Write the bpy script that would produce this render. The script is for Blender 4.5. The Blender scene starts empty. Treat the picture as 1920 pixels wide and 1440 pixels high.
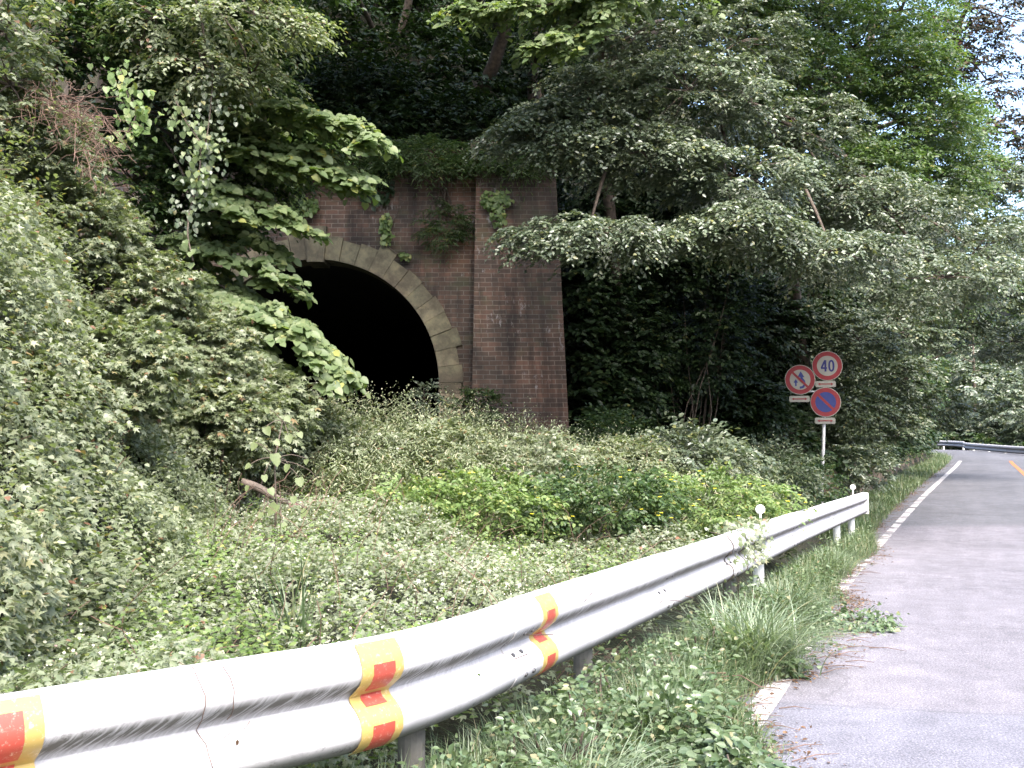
import bpy, math, random
import numpy as np
from mathutils import Vector, Matrix
rng = np.random.default_rng(11)
random.seed(5)
R = math.radians
C = bpy.context.scene.collection
scene = bpy.context.scene

# ------------------------------------------------------------------ camera
F, CZ = 1850.0, 1.4
PITCH = math.atan(125 / F)
cam = bpy.data.cameras.new("camera")
camo = bpy.data.objects.new("camera", cam)
C.objects.link(camo)
camo.location = (0, 0, CZ)
camo.rotation_euler = (math.pi / 2 + PITCH, 0, 0)
cam.sensor_width = 36
cam.lens = 36 * F / 1920
cam.clip_end = 2000
cam.clip_start = 0.05
scene.camera = camo
cp, sp = math.cos(PITCH), math.sin(PITCH)


def P(px, py, d):
    """the real-world point seen at a photograph position, d metres ahead"""
    u, v = (px - 960) / F, (720 - py) / F
    t = d / (cp - v * sp)
    return Vector((u * t, d, CZ + (sp + v * cp) * t))


# ------------------------------------------------------------------ light
w = bpy.data.worlds.new("World")
scene.world = w
w.use_nodes = True
nt = w.node_tree
bg = nt.nodes["Background"]
sky = nt.nodes.new("ShaderNodeTexSky")
sky.sky_type = 'NISHITA'
sky.sun_disc = False
SUN_EL, SUN_AZ = R(50), R(162)      # azimuth clockwise from +Y
sky.sun_elevation = SUN_EL
sky.sun_rotation = SUN_AZ
sky.air_density = 1.0
sky.dust_density = 3.5
sky.ozone_density = 1.2
nt.links.new(sky.outputs[0], bg.inputs[0])
bg.inputs[1].default_value = 0.15
sl = bpy.data.lights.new("sun", 'SUN')
sl.energy = 1.45
sl.angle = R(32)
sl.color = (1.0, 0.96, 0.9)
so = bpy.data.objects.new("sun", sl)
C.objects.link(so)
sd = Vector((math.sin(SUN_AZ) * math.cos(SUN_EL), math.cos(SUN_AZ) * math.cos(SUN_EL), math.sin(SUN_EL)))
so.rotation_euler = (-sd).to_track_quat('-Z', 'Y').to_euler()
so.location = sd * 60
scene.view_settings.view_transform = 'Standard'
scene.view_settings.look = 'None'
scene.view_settings.gamma = 1
scene.view_settings.exposure = 2.40
cy = scene.cycles
cy.max_bounces = 6
cy.diffuse_bounces = 3
cy.glossy_bounces = 2
cy.transmission_bounces = 3
cy.transparent_max_bounces = 4
cy.use_denoising = True
cy.sample_clamp_indirect = 6


# ------------------------------------------------------------------ helpers
def tag(o, label=None, cat=None, group=None, kind=None):
    if label: o["label"] = label
    if cat: o["category"] = cat
    if group: o["group"] = group
    if kind: o["kind"] = kind
    return o


def empty(name, loc=(0, 0, 0)):
    o = bpy.data.objects.new(name, None)
    C.objects.link(o)
    o.location = loc
    o.empty_display_size = 0.1
    return o


def link(name, me, mat, parent=None):
    o = bpy.data.objects.new(name, me)
    C.objects.link(o)
    if mat is not None:
        me.materials.append(mat)
    if parent is not None:
        o.parent = parent
        o.matrix_parent_inverse = Matrix.Translation(parent.location).inverted()
    return o


def mesh_py(name, v, f, mat, parent=None, smooth=False):
    me = bpy.data.meshes.new(name)
    me.from_pydata([tuple(p) for p in v], [], f)
    me.update()
    if smooth:
        me.polygons.foreach_set("use_smooth", [True] * len(me.polygons))
    return link(name, me, mat, parent)


def mesh_np(name, verts, faces_flat, starts, attr, mat, parent=None, smooth=False):
    me = bpy.data.meshes.new(name)
    me.vertices.add(len(verts))
    me.vertices.foreach_set("co", verts.astype(np.float32).ravel())
    me.loops.add(len(faces_flat))
    me.loops.foreach_set("vertex_index", faces_flat.astype(np.int32))
    me.polygons.add(len(starts))
    me.polygons.foreach_set("loop_start", starts.astype(np.int32))
    me.update(calc_edges=True)
    if attr is not None:
        a = me.attributes.new("rnd", 'FLOAT', 'POINT')
        a.data.foreach_set("value", attr.astype(np.float32))
    if smooth:
        me.polygons.foreach_set("use_smooth", np.ones(len(starts), dtype=bool))
    return link(name, me, mat, parent)


class MB:
    """collects shapes into one mesh"""
    def __init__(s):
        s.v, s.f = [], []

    def add(s, v, f):
        b = len(s.v)
        s.v += [tuple(p) for p in v]
        s.f += [tuple(i + b for i in q) for q in f]
        return s

    def box(s, lo, hi):
        x0, y0, z0 = lo
        x1, y1, z1 = hi
        return s.add([(x0, y0, z0), (x1, y0, z0), (x1, y1, z0), (x0, y1, z0), (x0, y0, z1), (x1, y0, z1), (x1, y1, z1), (x0, y1, z1)],
                     [(3, 2, 1, 0), (4, 5, 6, 7), (0, 1, 5, 4), (1, 2, 6, 5), (2, 3, 7, 6), (3, 0, 4, 7)])

    def hexa(s, p):  # 8 points, bottom 4 then top 4
        return s.add(p, [(3, 2, 1, 0), (4, 5, 6, 7), (0, 1, 5, 4), (1, 2, 6, 5), (2, 3, 7, 6), (3, 0, 4, 7)])

    def tube(s, pts, rad, n=8):
        pts = [Vector(p) for p in pts]
        if not hasattr(rad, '__len__'):
            rad = [rad] * len(pts)
        v, f = [], []
        up = Vector((0.31, 0.17, 0.93)).normalized()
        for i, p in enumerate(pts):
            t = (pts[min(i + 1, len(pts) - 1)] - pts[max(i - 1, 0)])
            if t.length < 1e-9: t = Vector((0, 0, 1))
            t.normalize()
            a = t.cross(up)
            if a.length < 0.15: a = t.cross(Vector((1, 0, 0)))
            a.normalize()
            b = t.cross(a)
            for k in range(n):
                th = 2 * math.pi * k / n
                v.append(p + (a * math.cos(th) + b * math.sin(th)) * rad[i])
        for i in range(len(pts) - 1):
            for k in range(n):
                k2 = (k + 1) % n
                f.append((i * n + k, i * n + k2, (i + 1) * n + k2, (i + 1) * n + k))
        f.append(tuple(range(n))[::-1])
        f.append(tuple((len(pts) - 1) * n + k for k in range(n)))
        return s.add(v, f)

    def build(s, name, mat, parent=None, smooth=False):
        return mesh_py(name, s.v, s.f, mat, parent, smooth)


def catmull(pts, step):
    pts = [np.array(p, float) for p in pts]
    out = []
    for i in range(len(pts) - 1):
        p0, p1, p2, p3 = pts[max(i - 1, 0)], pts[i], pts[i + 1], pts[min(i + 2, len(pts) - 1)]
        L = np.linalg.norm(p2 - p1)
        n = max(1, int(L / step))
        d0 = max(np.linalg.norm(p1 - p0), 1e-3) if i > 0 else L
        d2 = max(np.linalg.norm(p3 - p2), 1e-3) if i + 2 < len(pts) else L
        m1 = (p2 - p0) / (d0 + L) * L if i > 0 else (p2 - p1)
        m2 = (p3 - p1) / (L + d2) * L if i + 2 < len(pts) else (p2 - p1)
        for k in range(n):
            t = k / n
            out.append((2*t**3-3*t**2+1)*p1 + (t**3-2*t**2+t)*m1 + (-2*t**3+3*t**2)*p2 + (t**3-t**2)*m2)
    out.append(pts[-1])
    return np.array(out)


def wob(x, y, s=1.0, ph=0.0):
    """smooth pseudo noise, about -1..1"""
    x, y = np.asarray(x) * s, np.asarray(y) * s
    return (np.sin(1.3*x+0.7*y+ph) + np.sin(-0.8*x+1.7*y+1.3+ph*1.7) + 0.6*np.sin(2.9*x+1.1*y+2.1+ph)
            + 0.6*np.sin(-1.9*x+3.1*y+0.4-ph) + 0.35*np.sin(5.3*x-3.7*y+ph) + 0.35*np.sin(4.1*x+5.9*y+1.1)) / 2.4


def sstep(a, b, x):
    t = np.clip((np.asarray(x, float) - a) / (b - a), 0, 1)
    return t * t * (3 - 2 * t)


# ------------------------------------------------------------------ materials
def newmat(name):
    m = bpy.data.materials.new(name)
    m.use_nodes = True
    n = m.node_tree
    return m, n, n.nodes["Principled BSDF"]


def node(n, t, **kw):
    k = n.nodes.new(t)
    for a, b in kw.items():
        setattr(k, a, b)
    return k


def ramp(n, stops, fac=None, interp='LINEAR'):
    r = n.nodes.new("ShaderNodeValToRGB")
    r.color_ramp.interpolation = interp
    e = r.color_ramp.elements
    while len(e) < len(stops): e.new(0.5)
    for i, (p, c) in enumerate(stops):
        e[i].position = p
        e[i].color = (c[0], c[1], c[2], 1) if hasattr(c, '__len__') else (c, c, c, 1)
    if fac is not None: n.links.new(fac, r.inputs[0])
    return r


def noise(n, scale, vec=None, detail=4, rough=0.6):
    k = n.nodes.new("ShaderNodeTexNoise")
    k.inputs["Scale"].default_value = scale
    k.inputs["Detail"].default_value = detail
    k.inputs["Roughness"].default_value = rough
    if vec is not None: n.links.new(vec, k.inputs["Vector"])
    return k


def mixc(n, fac, a, b, mode='MIX'):
    m = n.nodes.new("ShaderNodeMix")
    m.data_type = 'RGBA'
    m.blend_type = mode
    for s, val in ((0, fac), (6, a), (7, b)):
        if isinstance(val, (int, float)):
            m.inputs[s].default_value = val
        elif isinstance(val, (tuple, list)):
            m.inputs[s].default_value = (*val[:3], 1)
        else:
            n.links.new(val, m.inputs[s])
    return m.outputs[2]


def math_(n, op, a, b=None, c=None):
    m = n.nodes.new("ShaderNodeMath")
    m.operation = op
    for i, val in enumerate((a, b, c)):
        if val is None: continue
        if isinstance(val, (int, float)): m.inputs[i].default_value = val
        else: n.links.new(val, m.inputs[i])
    return m.outputs[0]


def plain(name, col, rough=0.5, metal=0.0, var=0.15, scale=8, bump=0.0):
    m, n, b = newmat(name)
    geo = node(n, "ShaderNodeNewGeometry")
    nz = noise(n, scale, geo.outputs["Position"])
    c2 = tuple(c * (1 - var) for c in col)
    c1 = tuple(min(1, c * (1 + var)) for c in col)
    r = ramp(n, [(0.3, c2), (0.7, c1)], nz.outputs[0])
    n.links.new(r.outputs[0], b.inputs["Base Color"])
    b.inputs["Roughness"].default_value = rough
    b.inputs["Metallic"].default_value = metal
    if bump:
        bp = node(n, "ShaderNodeBump")
        bp.inputs["Strength"].default_value = bump
        bp.inputs["Distance"].default_value = 0.02
        n.links.new(nz.outputs[0], bp.inputs["Height"])
        n.links.new(bp.outputs[0], b.inputs["Normal"])
    return m


def leafmat(name, stops, rough=0.42, trans=0.25, spec=0.5, patch=0.35):
    m, n, b = newmat(name)
    at = node(n, "ShaderNodeAttribute", attribute_name="rnd")
    geo = node(n, "ShaderNodeNewGeometry")
    nz = noise(n, 0.9, geo.outputs["Position"], 3)
    r = ramp(n, stops, at.outputs["Fac"])
    dark = ramp(n, [(0.3, 1 - patch), (0.7, 1 + patch * 0.0 + 0.0)], nz.outputs[0])
    col = mixc(n, 1.0, r.outputs[0], dark.outputs[0], 'MULTIPLY')
    n.links.new(col, b.inputs["Base Color"])
    b.inputs["Roughness"].default_value = rough
    b.inputs["Specular IOR Level"].default_value = spec
    tr = node(n, "ShaderNodeBsdfTranslucent")
    tc = mixc(n, 1.0, col, (1.3, 1.5, 0.5), 'MULTIPLY')
    n.links.new(tc, tr.inputs[0])
    mx = node(n, "ShaderNodeMixShader")
    mx.inputs[0].default_value = trans
    n.links.new(b.outputs[0], mx.inputs[1])
    n.links.new(tr.outputs[0], mx.inputs[2])
    n.links.new(mx.outputs[0], n.nodes["Material Output"].inputs[0])
    return m


G = dict(
    pale=leafmat("pale_leaf", [(0, (.085, .118, .072)), (.5, (.13, .165, .105)), (.95, (.19, .22, .145)), (1, (.26, .26, .09))], .36, .2, .8),
    mid=leafmat("mid_green_leaf", [(0, (.06, .105, .035)), (.5, (.095, .155, .052)), (.95, (.15, .21, .08)), (1, (.28, .26, .07))], .40, .35, .6, .25),
    roadside=leafmat("roadside_leaf", [(0, (.055, .082, .045)), (.5, (.085, .115, .062)), (.95, (.13, .16, .09)), (1, (.22, .2, .08))], .42, .2, .6),
    green=leafmat("green_leaf", [(0, (.035, .072, .024)), (.5, (.062, .108, .036)), (.95, (.10, .15, .05)), (1, (.22, .21, .05))], .42, .3, .5),
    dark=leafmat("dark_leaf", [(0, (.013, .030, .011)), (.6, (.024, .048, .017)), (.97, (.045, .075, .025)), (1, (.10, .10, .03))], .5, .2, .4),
    broad=leafmat("broad_leaf", [(0, (.11, .16, .07)), (.6, (.16, .21, .095)), (.96, (.21, .25, .12)), (1, (.3, .3, .07))], .5, .4, .45, .15),
    vine=leafmat("vine_leaf", [(0, (.12, .15, .08)), (.35, (.17, .20, .115)), (.7, (.235, .265, .17)), (.92, (.29, .315, .22)), (.965, (.31, .29, .14)), (.99, (.24, .13, .08))], .42, .34, .5, .2),
    field=leafmat("field_leaf", [(0, (.13, .165, .085)), (.3, (.19, .225, .135)), (.65, (.27, .30, .21)), (.92, (.34, .36, .28)), (.965, (.34, .33, .19)), (.99, (.28, .15, .10))], .42, .32, .5, .2),
    lime=leafmat("lime_leaf", [(0, (.10, .165, .05)), (.5, (.16, .235, .078)), (.9, (.24, .31, .12)), (1, (.36, .37, .12))], .45, .35, .45, .25),
    weed=leafmat("weed_leaf", [(0, (.14, .175, .09)), (.4, (.22, .26, .15)), (.8, (.31, .345, .23)), (.95, (.40, .38, .27)), (1, (.43, .36, .24))], .5, .25, .45, .25),
    grass=leafmat("grass_blade", [(0, (.055, .10, .04)), (.5, (.125, .18, .085)), (.9, (.21, .26, .15)), (1, (.32, .27, .16))], .4, .25, .55, .3),
    plant=leafmat("verge_plant_leaf", [(0, (.07, .115, .05)), (.5, (.115, .17, .078)), (.93, (.18, .235, .13)), (1, (.28, .25, .12))], .38, .22, .65, .3),
    tuft=leafmat("tuft_blade", [(0, (.14, .19, .12)), (.5, (.22, .275, .185)), (.95, (.31, .36, .26)), (1, (.34, .29, .16))], .38, .25, .55, .1),
    brown=leafmat("dry_leaf", [(0, (.06, .035, .02)), (.5, (.14, .08, .05)), (.85, (.24, .15, .09)), (1, (.36, .2, .08))], .7, .1, .2, .2),
    far=leafmat("far_leaf", [(0, (.04, .075, .03)), (.5, (.075, .12, .05)), (.95, (.13, .17, .08)), (1, (.2, .18, .08))], .5, .25, .45, .5),
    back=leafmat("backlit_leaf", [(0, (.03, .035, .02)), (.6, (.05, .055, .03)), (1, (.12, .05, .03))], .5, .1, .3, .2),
    petal=leafmat("yellow_petal", [(0, (.6, .5, .02)), (1, (.75, .65, .08))], .6, .2, .3, .1),
    bud=leafmat("white_bud", [(0, (.42, .42, .3)), (.8, (.62, .6, .5)), (1, (.6, .4, .36))], .6, .1, .3, .1),
)
M = dict(
    bark=plain("bark", (.085, .065, .05), .85, 0, .5, 14, .6),
    twig=plain("dry_twig", (.125, .075, .055), .8, 0, .4, 20),
    white_post=plain("white_post_paint", (.7, .7, .68), .45, 0, .08, 6),
    steel=plain("galvanised_steel", (.35, .35, .36), .45, .6, .2, 20),
    bolt=plain("dark_bolt", (.06, .06, .065), .5, .3, .2, 40),
    rust=plain("rusty_pipe_metal", (.15, .095, .08), .75, .1, .45, 18, .3),
    log=plain("weathered_log", (.11, .085, .07), .85, 0, .4, 12, .5),
    red=plain("sign_red", (.19, .007, .012), .4, 0, .1, 12),
    blue=plain("sign_blue", (.010, .022, .14), .4, 0, .1, 12),
    navy=plain("sign_navy", (.006, .010, .11), .4, 0, .1, 12),
    signwhite=plain("sign_white", (.24, .235, .20), .45, 0, .08, 9),
    orange=plain("lane_orange", (.42, .13, .035), .7, 0, .2, 5),
    old_post=plain("weathered_post", (.10, .095, .085), .8, 0, .4, 12),
    glass=plain("reflector_glass", (.8, .8, .78), .2, 0, .03, 30),
)

# soil
m, n, b = newmat("soil")
geo = node(n, "ShaderNodeNewGeometry")
a1 = noise(n, 2.2, geo.outputs["Position"], 6)
a2 = noise(n, 19, geo.outputs["Position"], 5)
c = ramp(n, [(.35, (.016, .02, .009)), (.6, (.03, .027, .016)), (.8, (.05, .037, .025))], a1.outputs[0]).outputs[0]
c = mixc(n, .5, c, ramp(n, [(.3, .35), (.7, 1.0)], a2.outputs[0]).outputs[0], 'MULTIPLY')
n.links.new(c, b.inputs["Base Color"])
b.inputs["Roughness"].default_value = .95
bp = node(n, "ShaderNodeBump")
bp.inputs["Distance"].default_value = .05
n.links.new(a2.outputs[0], bp.inputs["Height"])
n.links.new(bp.outputs[0], b.inputs["Normal"])
M["soil"] = m

# asphalt: worn pinkish-grey, fine aggregate, older patch beyond a seam with tree shade painted into its tone, bluish fresh patch nearest
m, n, b = newmat("asphalt")
geo = node(n, "ShaderNodeNewGeometry")
pos = geo.outputs["Position"]
sx = node(n, "ShaderNodeSeparateXYZ")
n.links.new(pos, sx.inputs[0])
big = noise(n, .55, pos, 5)
mid = noise(n, 4, pos, 5)
agg = noise(n, 95, pos, 2, .8)
agg2 = noise(n, 45, pos, 3, .8)
warm, cool, old = (.182, .171, .192), (.176, .173, .203), (.118, .117, .129)  # old: far old asphalt with tree shade painted into its tone
# seam lines run across the road: y + k*x
seam = math_(n, 'ADD', sx.outputs[1], math_(n, 'MULTIPLY', sx.outputs[0], .19))
seamw = math_(n, 'ADD', seam, math_(n, 'MULTIPLY', math_(n, 'SUBTRACT', big.outputs[0], .5), .25))
f1 = ramp(n, [(0, 0), (1, 1)], math_(n, 'SUBTRACT', math_(n, 'MULTIPLY', seamw, 6), 6 * 5.8)).outputs[0]   # near seam
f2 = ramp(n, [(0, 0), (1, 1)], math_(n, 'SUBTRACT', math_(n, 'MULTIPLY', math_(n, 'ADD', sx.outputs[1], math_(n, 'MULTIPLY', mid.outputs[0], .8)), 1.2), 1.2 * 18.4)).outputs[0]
c = mixc(n, f1, cool, warm)
c = mixc(n, f2, c, old)  # far stretch: old asphalt, darkened also to stand in for tree shade
c = mixc(n, .75, c, ramp(n, [(.3, .68), (.7, 1.15)], mid.outputs[0]).outputs[0], 'MULTIPLY')
c = mixc(n, .8, c, ramp(n, [(.3, .68), (.7, 1.12)], big.outputs[0]).outputs[0], 'MULTIPLY')
c = mixc(n, .6, c, ramp(n, [(.34, .2), (.46, .8), (.56, 1.15), (.66, 2.6)], agg.outputs[0]).outputs[0], 'MULTIPLY')
c = mixc(n, .7, c, ramp(n, [(.3, .6), (.5, 1.0), (.68, 1.35)], agg2.outputs[0]).outputs[0], 'MULTIPLY')
crk = math_(n, 'ABSOLUTE', math_(n, 'SUBTRACT', seamw, 5.87))
trk = node(n, "ShaderNodeCombineXYZ")
n.links.new(math_(n, 'SUBTRACT', sx.outputs[0], math_(n, 'MULTIPLY', sx.outputs[1], .46)), trk.inputs[0])
n.links.new(math_(n, 'MULTIPLY', sx.outputs[1], .06), trk.inputs[1])
tn = noise(n, 1.1, trk.outputs[0], 4, .7)
c = mixc(n, .8, c, ramp(n, [(.35, .80), (.65, 1.1)], tn.outputs[0]).outputs[0], 'MULTIPLY')
crm = ramp(n, [(0, 1), (.012, .8), (.022, 0)], crk).outputs[0]
c = mixc(n, math_(n, 'MULTIPLY', crm, .32), c, (.07, .065, .07))
vo = node(n, "ShaderNodeTexVoronoi", feature='DISTANCE_TO_EDGE')
vo.inputs["Scale"].default_value = .33
wv = node(n, "ShaderNodeVectorMath", operation='ADD')
sc_ = node(n, "ShaderNodeVectorMath", operation='SCALE')
sc_.inputs[3].default_value = .9
n.links.new(noise(n, 1.6, pos, 6).outputs[1], sc_.inputs[0])
n.links.new(pos, wv.inputs[0]); n.links.new(sc_.outputs[0], wv.inputs[1])
n.links.new(wv.outputs[0], vo.inputs["Vector"])
cr2 = ramp(n, [(0, 1), (.004, .5), (.008, 0)], vo.outputs[0]).outputs[0]
c = mixc(n, math_(n, 'MULTIPLY', cr2, math_(n, 'MULTIPLY', f1, .4)), c, (.06, .055, .06))
n.links.new(c, b.inputs["Base Color"])
b.inputs["Roughness"].default_value = .78
bp = node(n, "ShaderNodeBump")
bp.inputs["Strength"].default_value = .5
bp.inputs["Distance"].default_value = .006
n.links.new(agg.outputs[0], bp.inputs["Height"])
n.links.new(bp.outputs[0], b.inputs["Normal"])
M["asphalt"] = m

# worn white line paint
m, n, b = newmat("line_paint")
geo = node(n, "ShaderNodeNewGeometry")
nz = noise(n, 9, geo.outputs["Position"], 6, .75)
c = ramp(n, [(.42, (.17, .155, .165)), (.5, (.42, .4, .4)), (.8, (.58, .56, .55))], nz.outputs[0])
n.links.new(c.outputs[0], b.inputs["Base Color"])
b.inputs["Roughness"].default_value = .7
M["line"] = m

# brick
def brickmat(name, c1, c2, mortar, soot=1.0):
    m, n, b = newmat(name)
    geo = node(n, "ShaderNodeNewGeometry")
    s = node(n, "ShaderNodeSeparateXYZ")
    n.links.new(geo.outputs["Position"], s.inputs[0])
    cv = node(n, "ShaderNodeCombineXYZ")
    n.links.new(math_(n, 'ADD', s.outputs[0], s.outputs[1]), cv.inputs[0])
    n.links.new(s.outputs[2], cv.inputs[1])
    dist = noise(n, 3.0, geo.outputs["Position"], 2)
    vs = node(n, "ShaderNodeVectorMath", operation='SCALE')
    vs.inputs[3].default_value = .02
    n.links.new(dist.outputs[1], vs.inputs[0])
    va = node(n, "ShaderNodeVectorMath", operation='ADD')
    n.links.new(cv.outputs[0], va.inputs[0]); n.links.new(vs.outputs[0], va.inputs[1])
    br = node(n, "ShaderNodeTexBrick")
    br.offset_frequency = 2
    br.inputs["Scale"].default_value = 1
    br.inputs["Brick Width"].default_value = .22
    br.inputs["Row Height"].default_value = .079
    br.inputs["Mortar Size"].default_value = .0075
    br.inputs["Mortar Smooth"].default_value = .3
    br.inputs["Bias"].default_value = .1
    br.inputs["Color1"].default_value = (*c1, 1)
    br.inputs["Color2"].default_value = (*c2, 1)
    br.inputs["Mortar"].default_value = (*mortar, 1)
    n.links.new(va.outputs[0], br.inputs["Vector"])
    col = br.outputs[0]
    big = noise(n, .75, geo.outputs["Position"], 5, .65)
    col = mixc(n, .9, col, ramp(n, [(.34, (.28, .29, .29)), (.48, (.72, .73, .72)), (.62, (1.45, 1.25, 1.15))], big.outputs[0]).outputs[0], 'MULTIPLY')
    # damp dark streaks running down
    st = node(n, "ShaderNodeCombineXYZ")
    n.links.new(math_(n, 'MULTIPLY', math_(n, 'ADD', s.outputs[0], s.outputs[1]), 2.2), st.inputs[0])
    n.links.new(math_(n, 'MULTIPLY', s.outputs[2], .35), st.inputs[1])
    stn = noise(n, 1.0, st.outputs[0], 5, .7)
    col = mixc(n, .85, col, ramp(n, [(.38, .22), (.56, 1.0)], stn.outputs[0]).outputs[0], 'MULTIPLY')
    # white efflorescence in small vertical flecks
    st2 = node(n, "ShaderNodeCombineXYZ")
    n.links.new(math_(n, 'MULTIPLY', math_(n, 'ADD', s.outputs[0], s.outputs[1]), 9), st2.inputs[0])
    n.links.new(math_(n, 'MULTIPLY', s.outputs[2], 4.0), st2.inputs[1])
    ef = noise(n, 1.0, st2.outputs[0], 4, .75)
    reg = noise(n, .9, geo.outputs["Position"], 2)
    efm = math_(n, 'MULTIPLY', ramp(n, [(.58, 0), (.68, 1)], ef.outputs[0]).outputs[0], ramp(n, [(.48, 0), (.6, 1)], reg.outputs[0]).outputs[0])
    col = mixc(n, math_(n, 'MULTIPLY', efm, .65), col, (.5, .47, .46))
    # moss tint
    mo = noise(n, 1.6, geo.outputs["Position"], 5, .7)
    col = mixc(n, math_(n, 'MULTIPLY', ramp(n, [(.54, 0), (.68, 1)], mo.outputs[0]).outputs[0], .45), col, (.07, .085, .035))
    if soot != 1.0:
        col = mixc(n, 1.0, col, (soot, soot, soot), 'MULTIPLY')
    n.links.new(col, b.inputs["Base Color"])
    b.inputs["Roughness"].default_value = .85
    bp = node(n, "ShaderNodeBump")
    bp.inputs["Strength"].default_value = .8
    bp.inputs["Distance"].default_value = .012
    h = math_(n, 'SUBTRACT', math_(n, 'MULTIPLY', dist.outputs[0], .5), br.outputs[1])
    n.links.new(h, bp.inputs["Height"])
    n.links.new(bp.outputs[0], b.inputs["Normal"])
    return m


M["brick"] = brickmat("old_red_brick", (.155, .092, .066), (.085, .060, .046), (.20, .178, .15))
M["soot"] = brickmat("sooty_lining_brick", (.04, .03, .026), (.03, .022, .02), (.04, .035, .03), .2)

m, n, b = newmat("sandstone")
geo = node(n, "ShaderNodeNewGeometry")
at = node(n, "ShaderNodeAttribute", attribute_name="rnd")
a1 = noise(n, 5, geo.outputs["Position"], 6, .7)
a2 = noise(n, 1.3, geo.outputs["Position"], 4)
c = ramp(n, [(0, (.13, .125, .08)), (.3, (.19, .165, .11)), (.6, (.145, .135, .09)), (.92, (.23, .19, .13)), (1, (.40, .34, .24))], at.outputs["Fac"]).outputs[0]
c = mixc(n, .8, c, ramp(n, [(.32, (.35, .34, .32)), (.52, (.95, .95, .9)), (.7, (1.5, 1.4, 1.2))], a1.outputs[0]).outputs[0], 'MULTIPLY')
c = mixc(n, math_(n, 'MULTIPLY', ramp(n, [(.46, 0), (.62, 1)], a2.outputs[0]).outputs[0], .6), c, (.075, .048, .04))
n.links.new(c, b.inputs["Base Color"])
b.inputs["Roughness"].default_value = .9
ms = noise(n, 2.6, geo.outputs["Position"], 5, .75)
c = mixc(n, math_(n, 'MULTIPLY', ramp(n, [(.47, 0), (.6, 1)], ms.outputs[0]).outputs[0], .6), c, (.075, .07, .045))
n.links.new(c, b.inputs["Base Color"])
bp = node(n, "ShaderNodeBump"); bp.inputs["Strength"].default_value = .6; bp.inputs["Distance"].default_value = .03
n.links.new(a1.outputs[0], bp.inputs["Height"]); n.links.new(bp.outputs[0], b.inputs["Normal"])
M["stone"] = m

# concrete of the low roadside wall: brown, mossy, streaked
m, n, b = newmat("stained_concrete")
geo = node(n, "ShaderNodeNewGeometry")
s = node(n, "ShaderNodeSeparateXYZ"); n.links.new(geo.outputs["Position"], s.inputs[0])
st = node(n, "ShaderNodeCombineXYZ")
n.links.new(math_(n, 'MULTIPLY', math_(n, 'ADD', s.outputs[0], s.outputs[1]), 1.6), st.inputs[0])
n.links.new(math_(n, 'MULTIPLY', s.outputs[2], .8), st.inputs[1])
a1 = noise(n, 1, st.outputs[0], 5, .7)
c = ramp(n, [(.3, (.035, .04, .02)), (.5, (.11, .08, .055)), (.7, (.2, .13, .1))], a1.outputs[0]).outputs[0]
n.links.new(c, b.inputs["Base Color"]); b.inputs["Roughness"].default_value = .9
M["concrete"] = m

# guardrail white paint with grime (uses the UV: u along the rail, v down the profile)
def railmat(name, grime=1.0):
    m, n, b = newmat(name)
    uv = node(n, "ShaderNodeUVMap", uv_map="UVMap")
    s = node(n, "ShaderNodeSeparateXYZ"); n.links.new(uv.outputs[0], s.inputs[0])
    st = node(n, "ShaderNodeCombineXYZ")   # slanted streaks
    n.links.new(math_(n, 'MULTIPLY', math_(n, 'ADD', s.outputs[0], math_(n, 'MULTIPLY', s.outputs[1], .55)), 75), st.inputs[0])
    n.links.new(math_(n, 'MULTIPLY', s.outputs[1], 9), st.inputs[1])
    stk = noise(n, 1, st.outputs[0], 4, .6)
    lg = noise(n, 3.0, uv.outputs[0], 4)
    band = ramp(n, [(.0, 0), (.33, 0), (.40, .9), (.46, 1), (.53, .7), (.60, .2), (.85, .05)], math_(n, 'DIVIDE', s.outputs[1], .42)).outputs[0]
    streak = ramp(n, [(.34, 0), (.56, 1)], stk.outputs[0]).outputs[0]
    g = math_(n, 'MULTIPLY', band, math_(n, 'ADD', math_(n, 'MULTIPLY', streak, .8), math_(n, 'MULTIPLY', lg.outputs[0], .45)))
    fine = noise(n, 30, uv.outputs[0], 5, .8)
    speck = ramp(n, [(.52, 0), (.68, 1)], fine.outputs[0]).outputs[0]
    g2 = math_(n, 'MULTIPLY', math_(n, 'MULTIPLY', speck, .35), ramp(n, [(.35, .1), (.65, 1)], lg.outputs[0]).outputs[0])
    low = ramp(n, [(.9, 0), (1.0, .7)], math_(n, 'DIVIDE', s.outputs[1], .42)).outputs[0]
    gg = math_(n, 'MINIMUM', math_(n, 'MULTIPLY', math_(n, 'ADD', math_(n, 'ADD', g, g2), low), grime), .92)
    drip = node(n, "ShaderNodeCombineXYZ")
    n.links.new(math_(n, 'MULTIPLY', s.outputs[0], 42), drip.inputs[0]); n.links.new(math_(n, 'MULTIPLY', s.outputs[1], 5), drip.inputs[1])
    dn = noise(n, 1, drip.outputs[0], 5, .75)
    gg = math_(n, 'MAXIMUM', gg, math_(n, 'MULTIPLY', ramp(n, [(.5, 0), (.75, 1)], dn.outputs[0]).outputs[0], math_(n, 'MULTIPLY', ramp(n, [(.38, .15), (.6, 1)], lg.outputs[0]).outputs[0], .5)))
    c = mixc(n, gg, ramp(n, [(.3, (.36, .36, .375)), (.62, (.52, .515, .535))], lg.outputs[0]).outputs[0], (.085, .08, .07))
    rustn = noise(n, 14, uv.outputs[0], 4, .8)
    c = mixc(n, math_(n, 'MULTIPLY', ramp(n, [(.68, 0), (.74, 1)], rustn.outputs[0]).outputs[0], .5), c, (.3, .15, .08))
    n.links.new(c, b.inputs["Base Color"])
    b.inputs["Roughness"].default_value = .8
    b.inputs["Specular IOR Level"].default_value = .15
    return m


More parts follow.
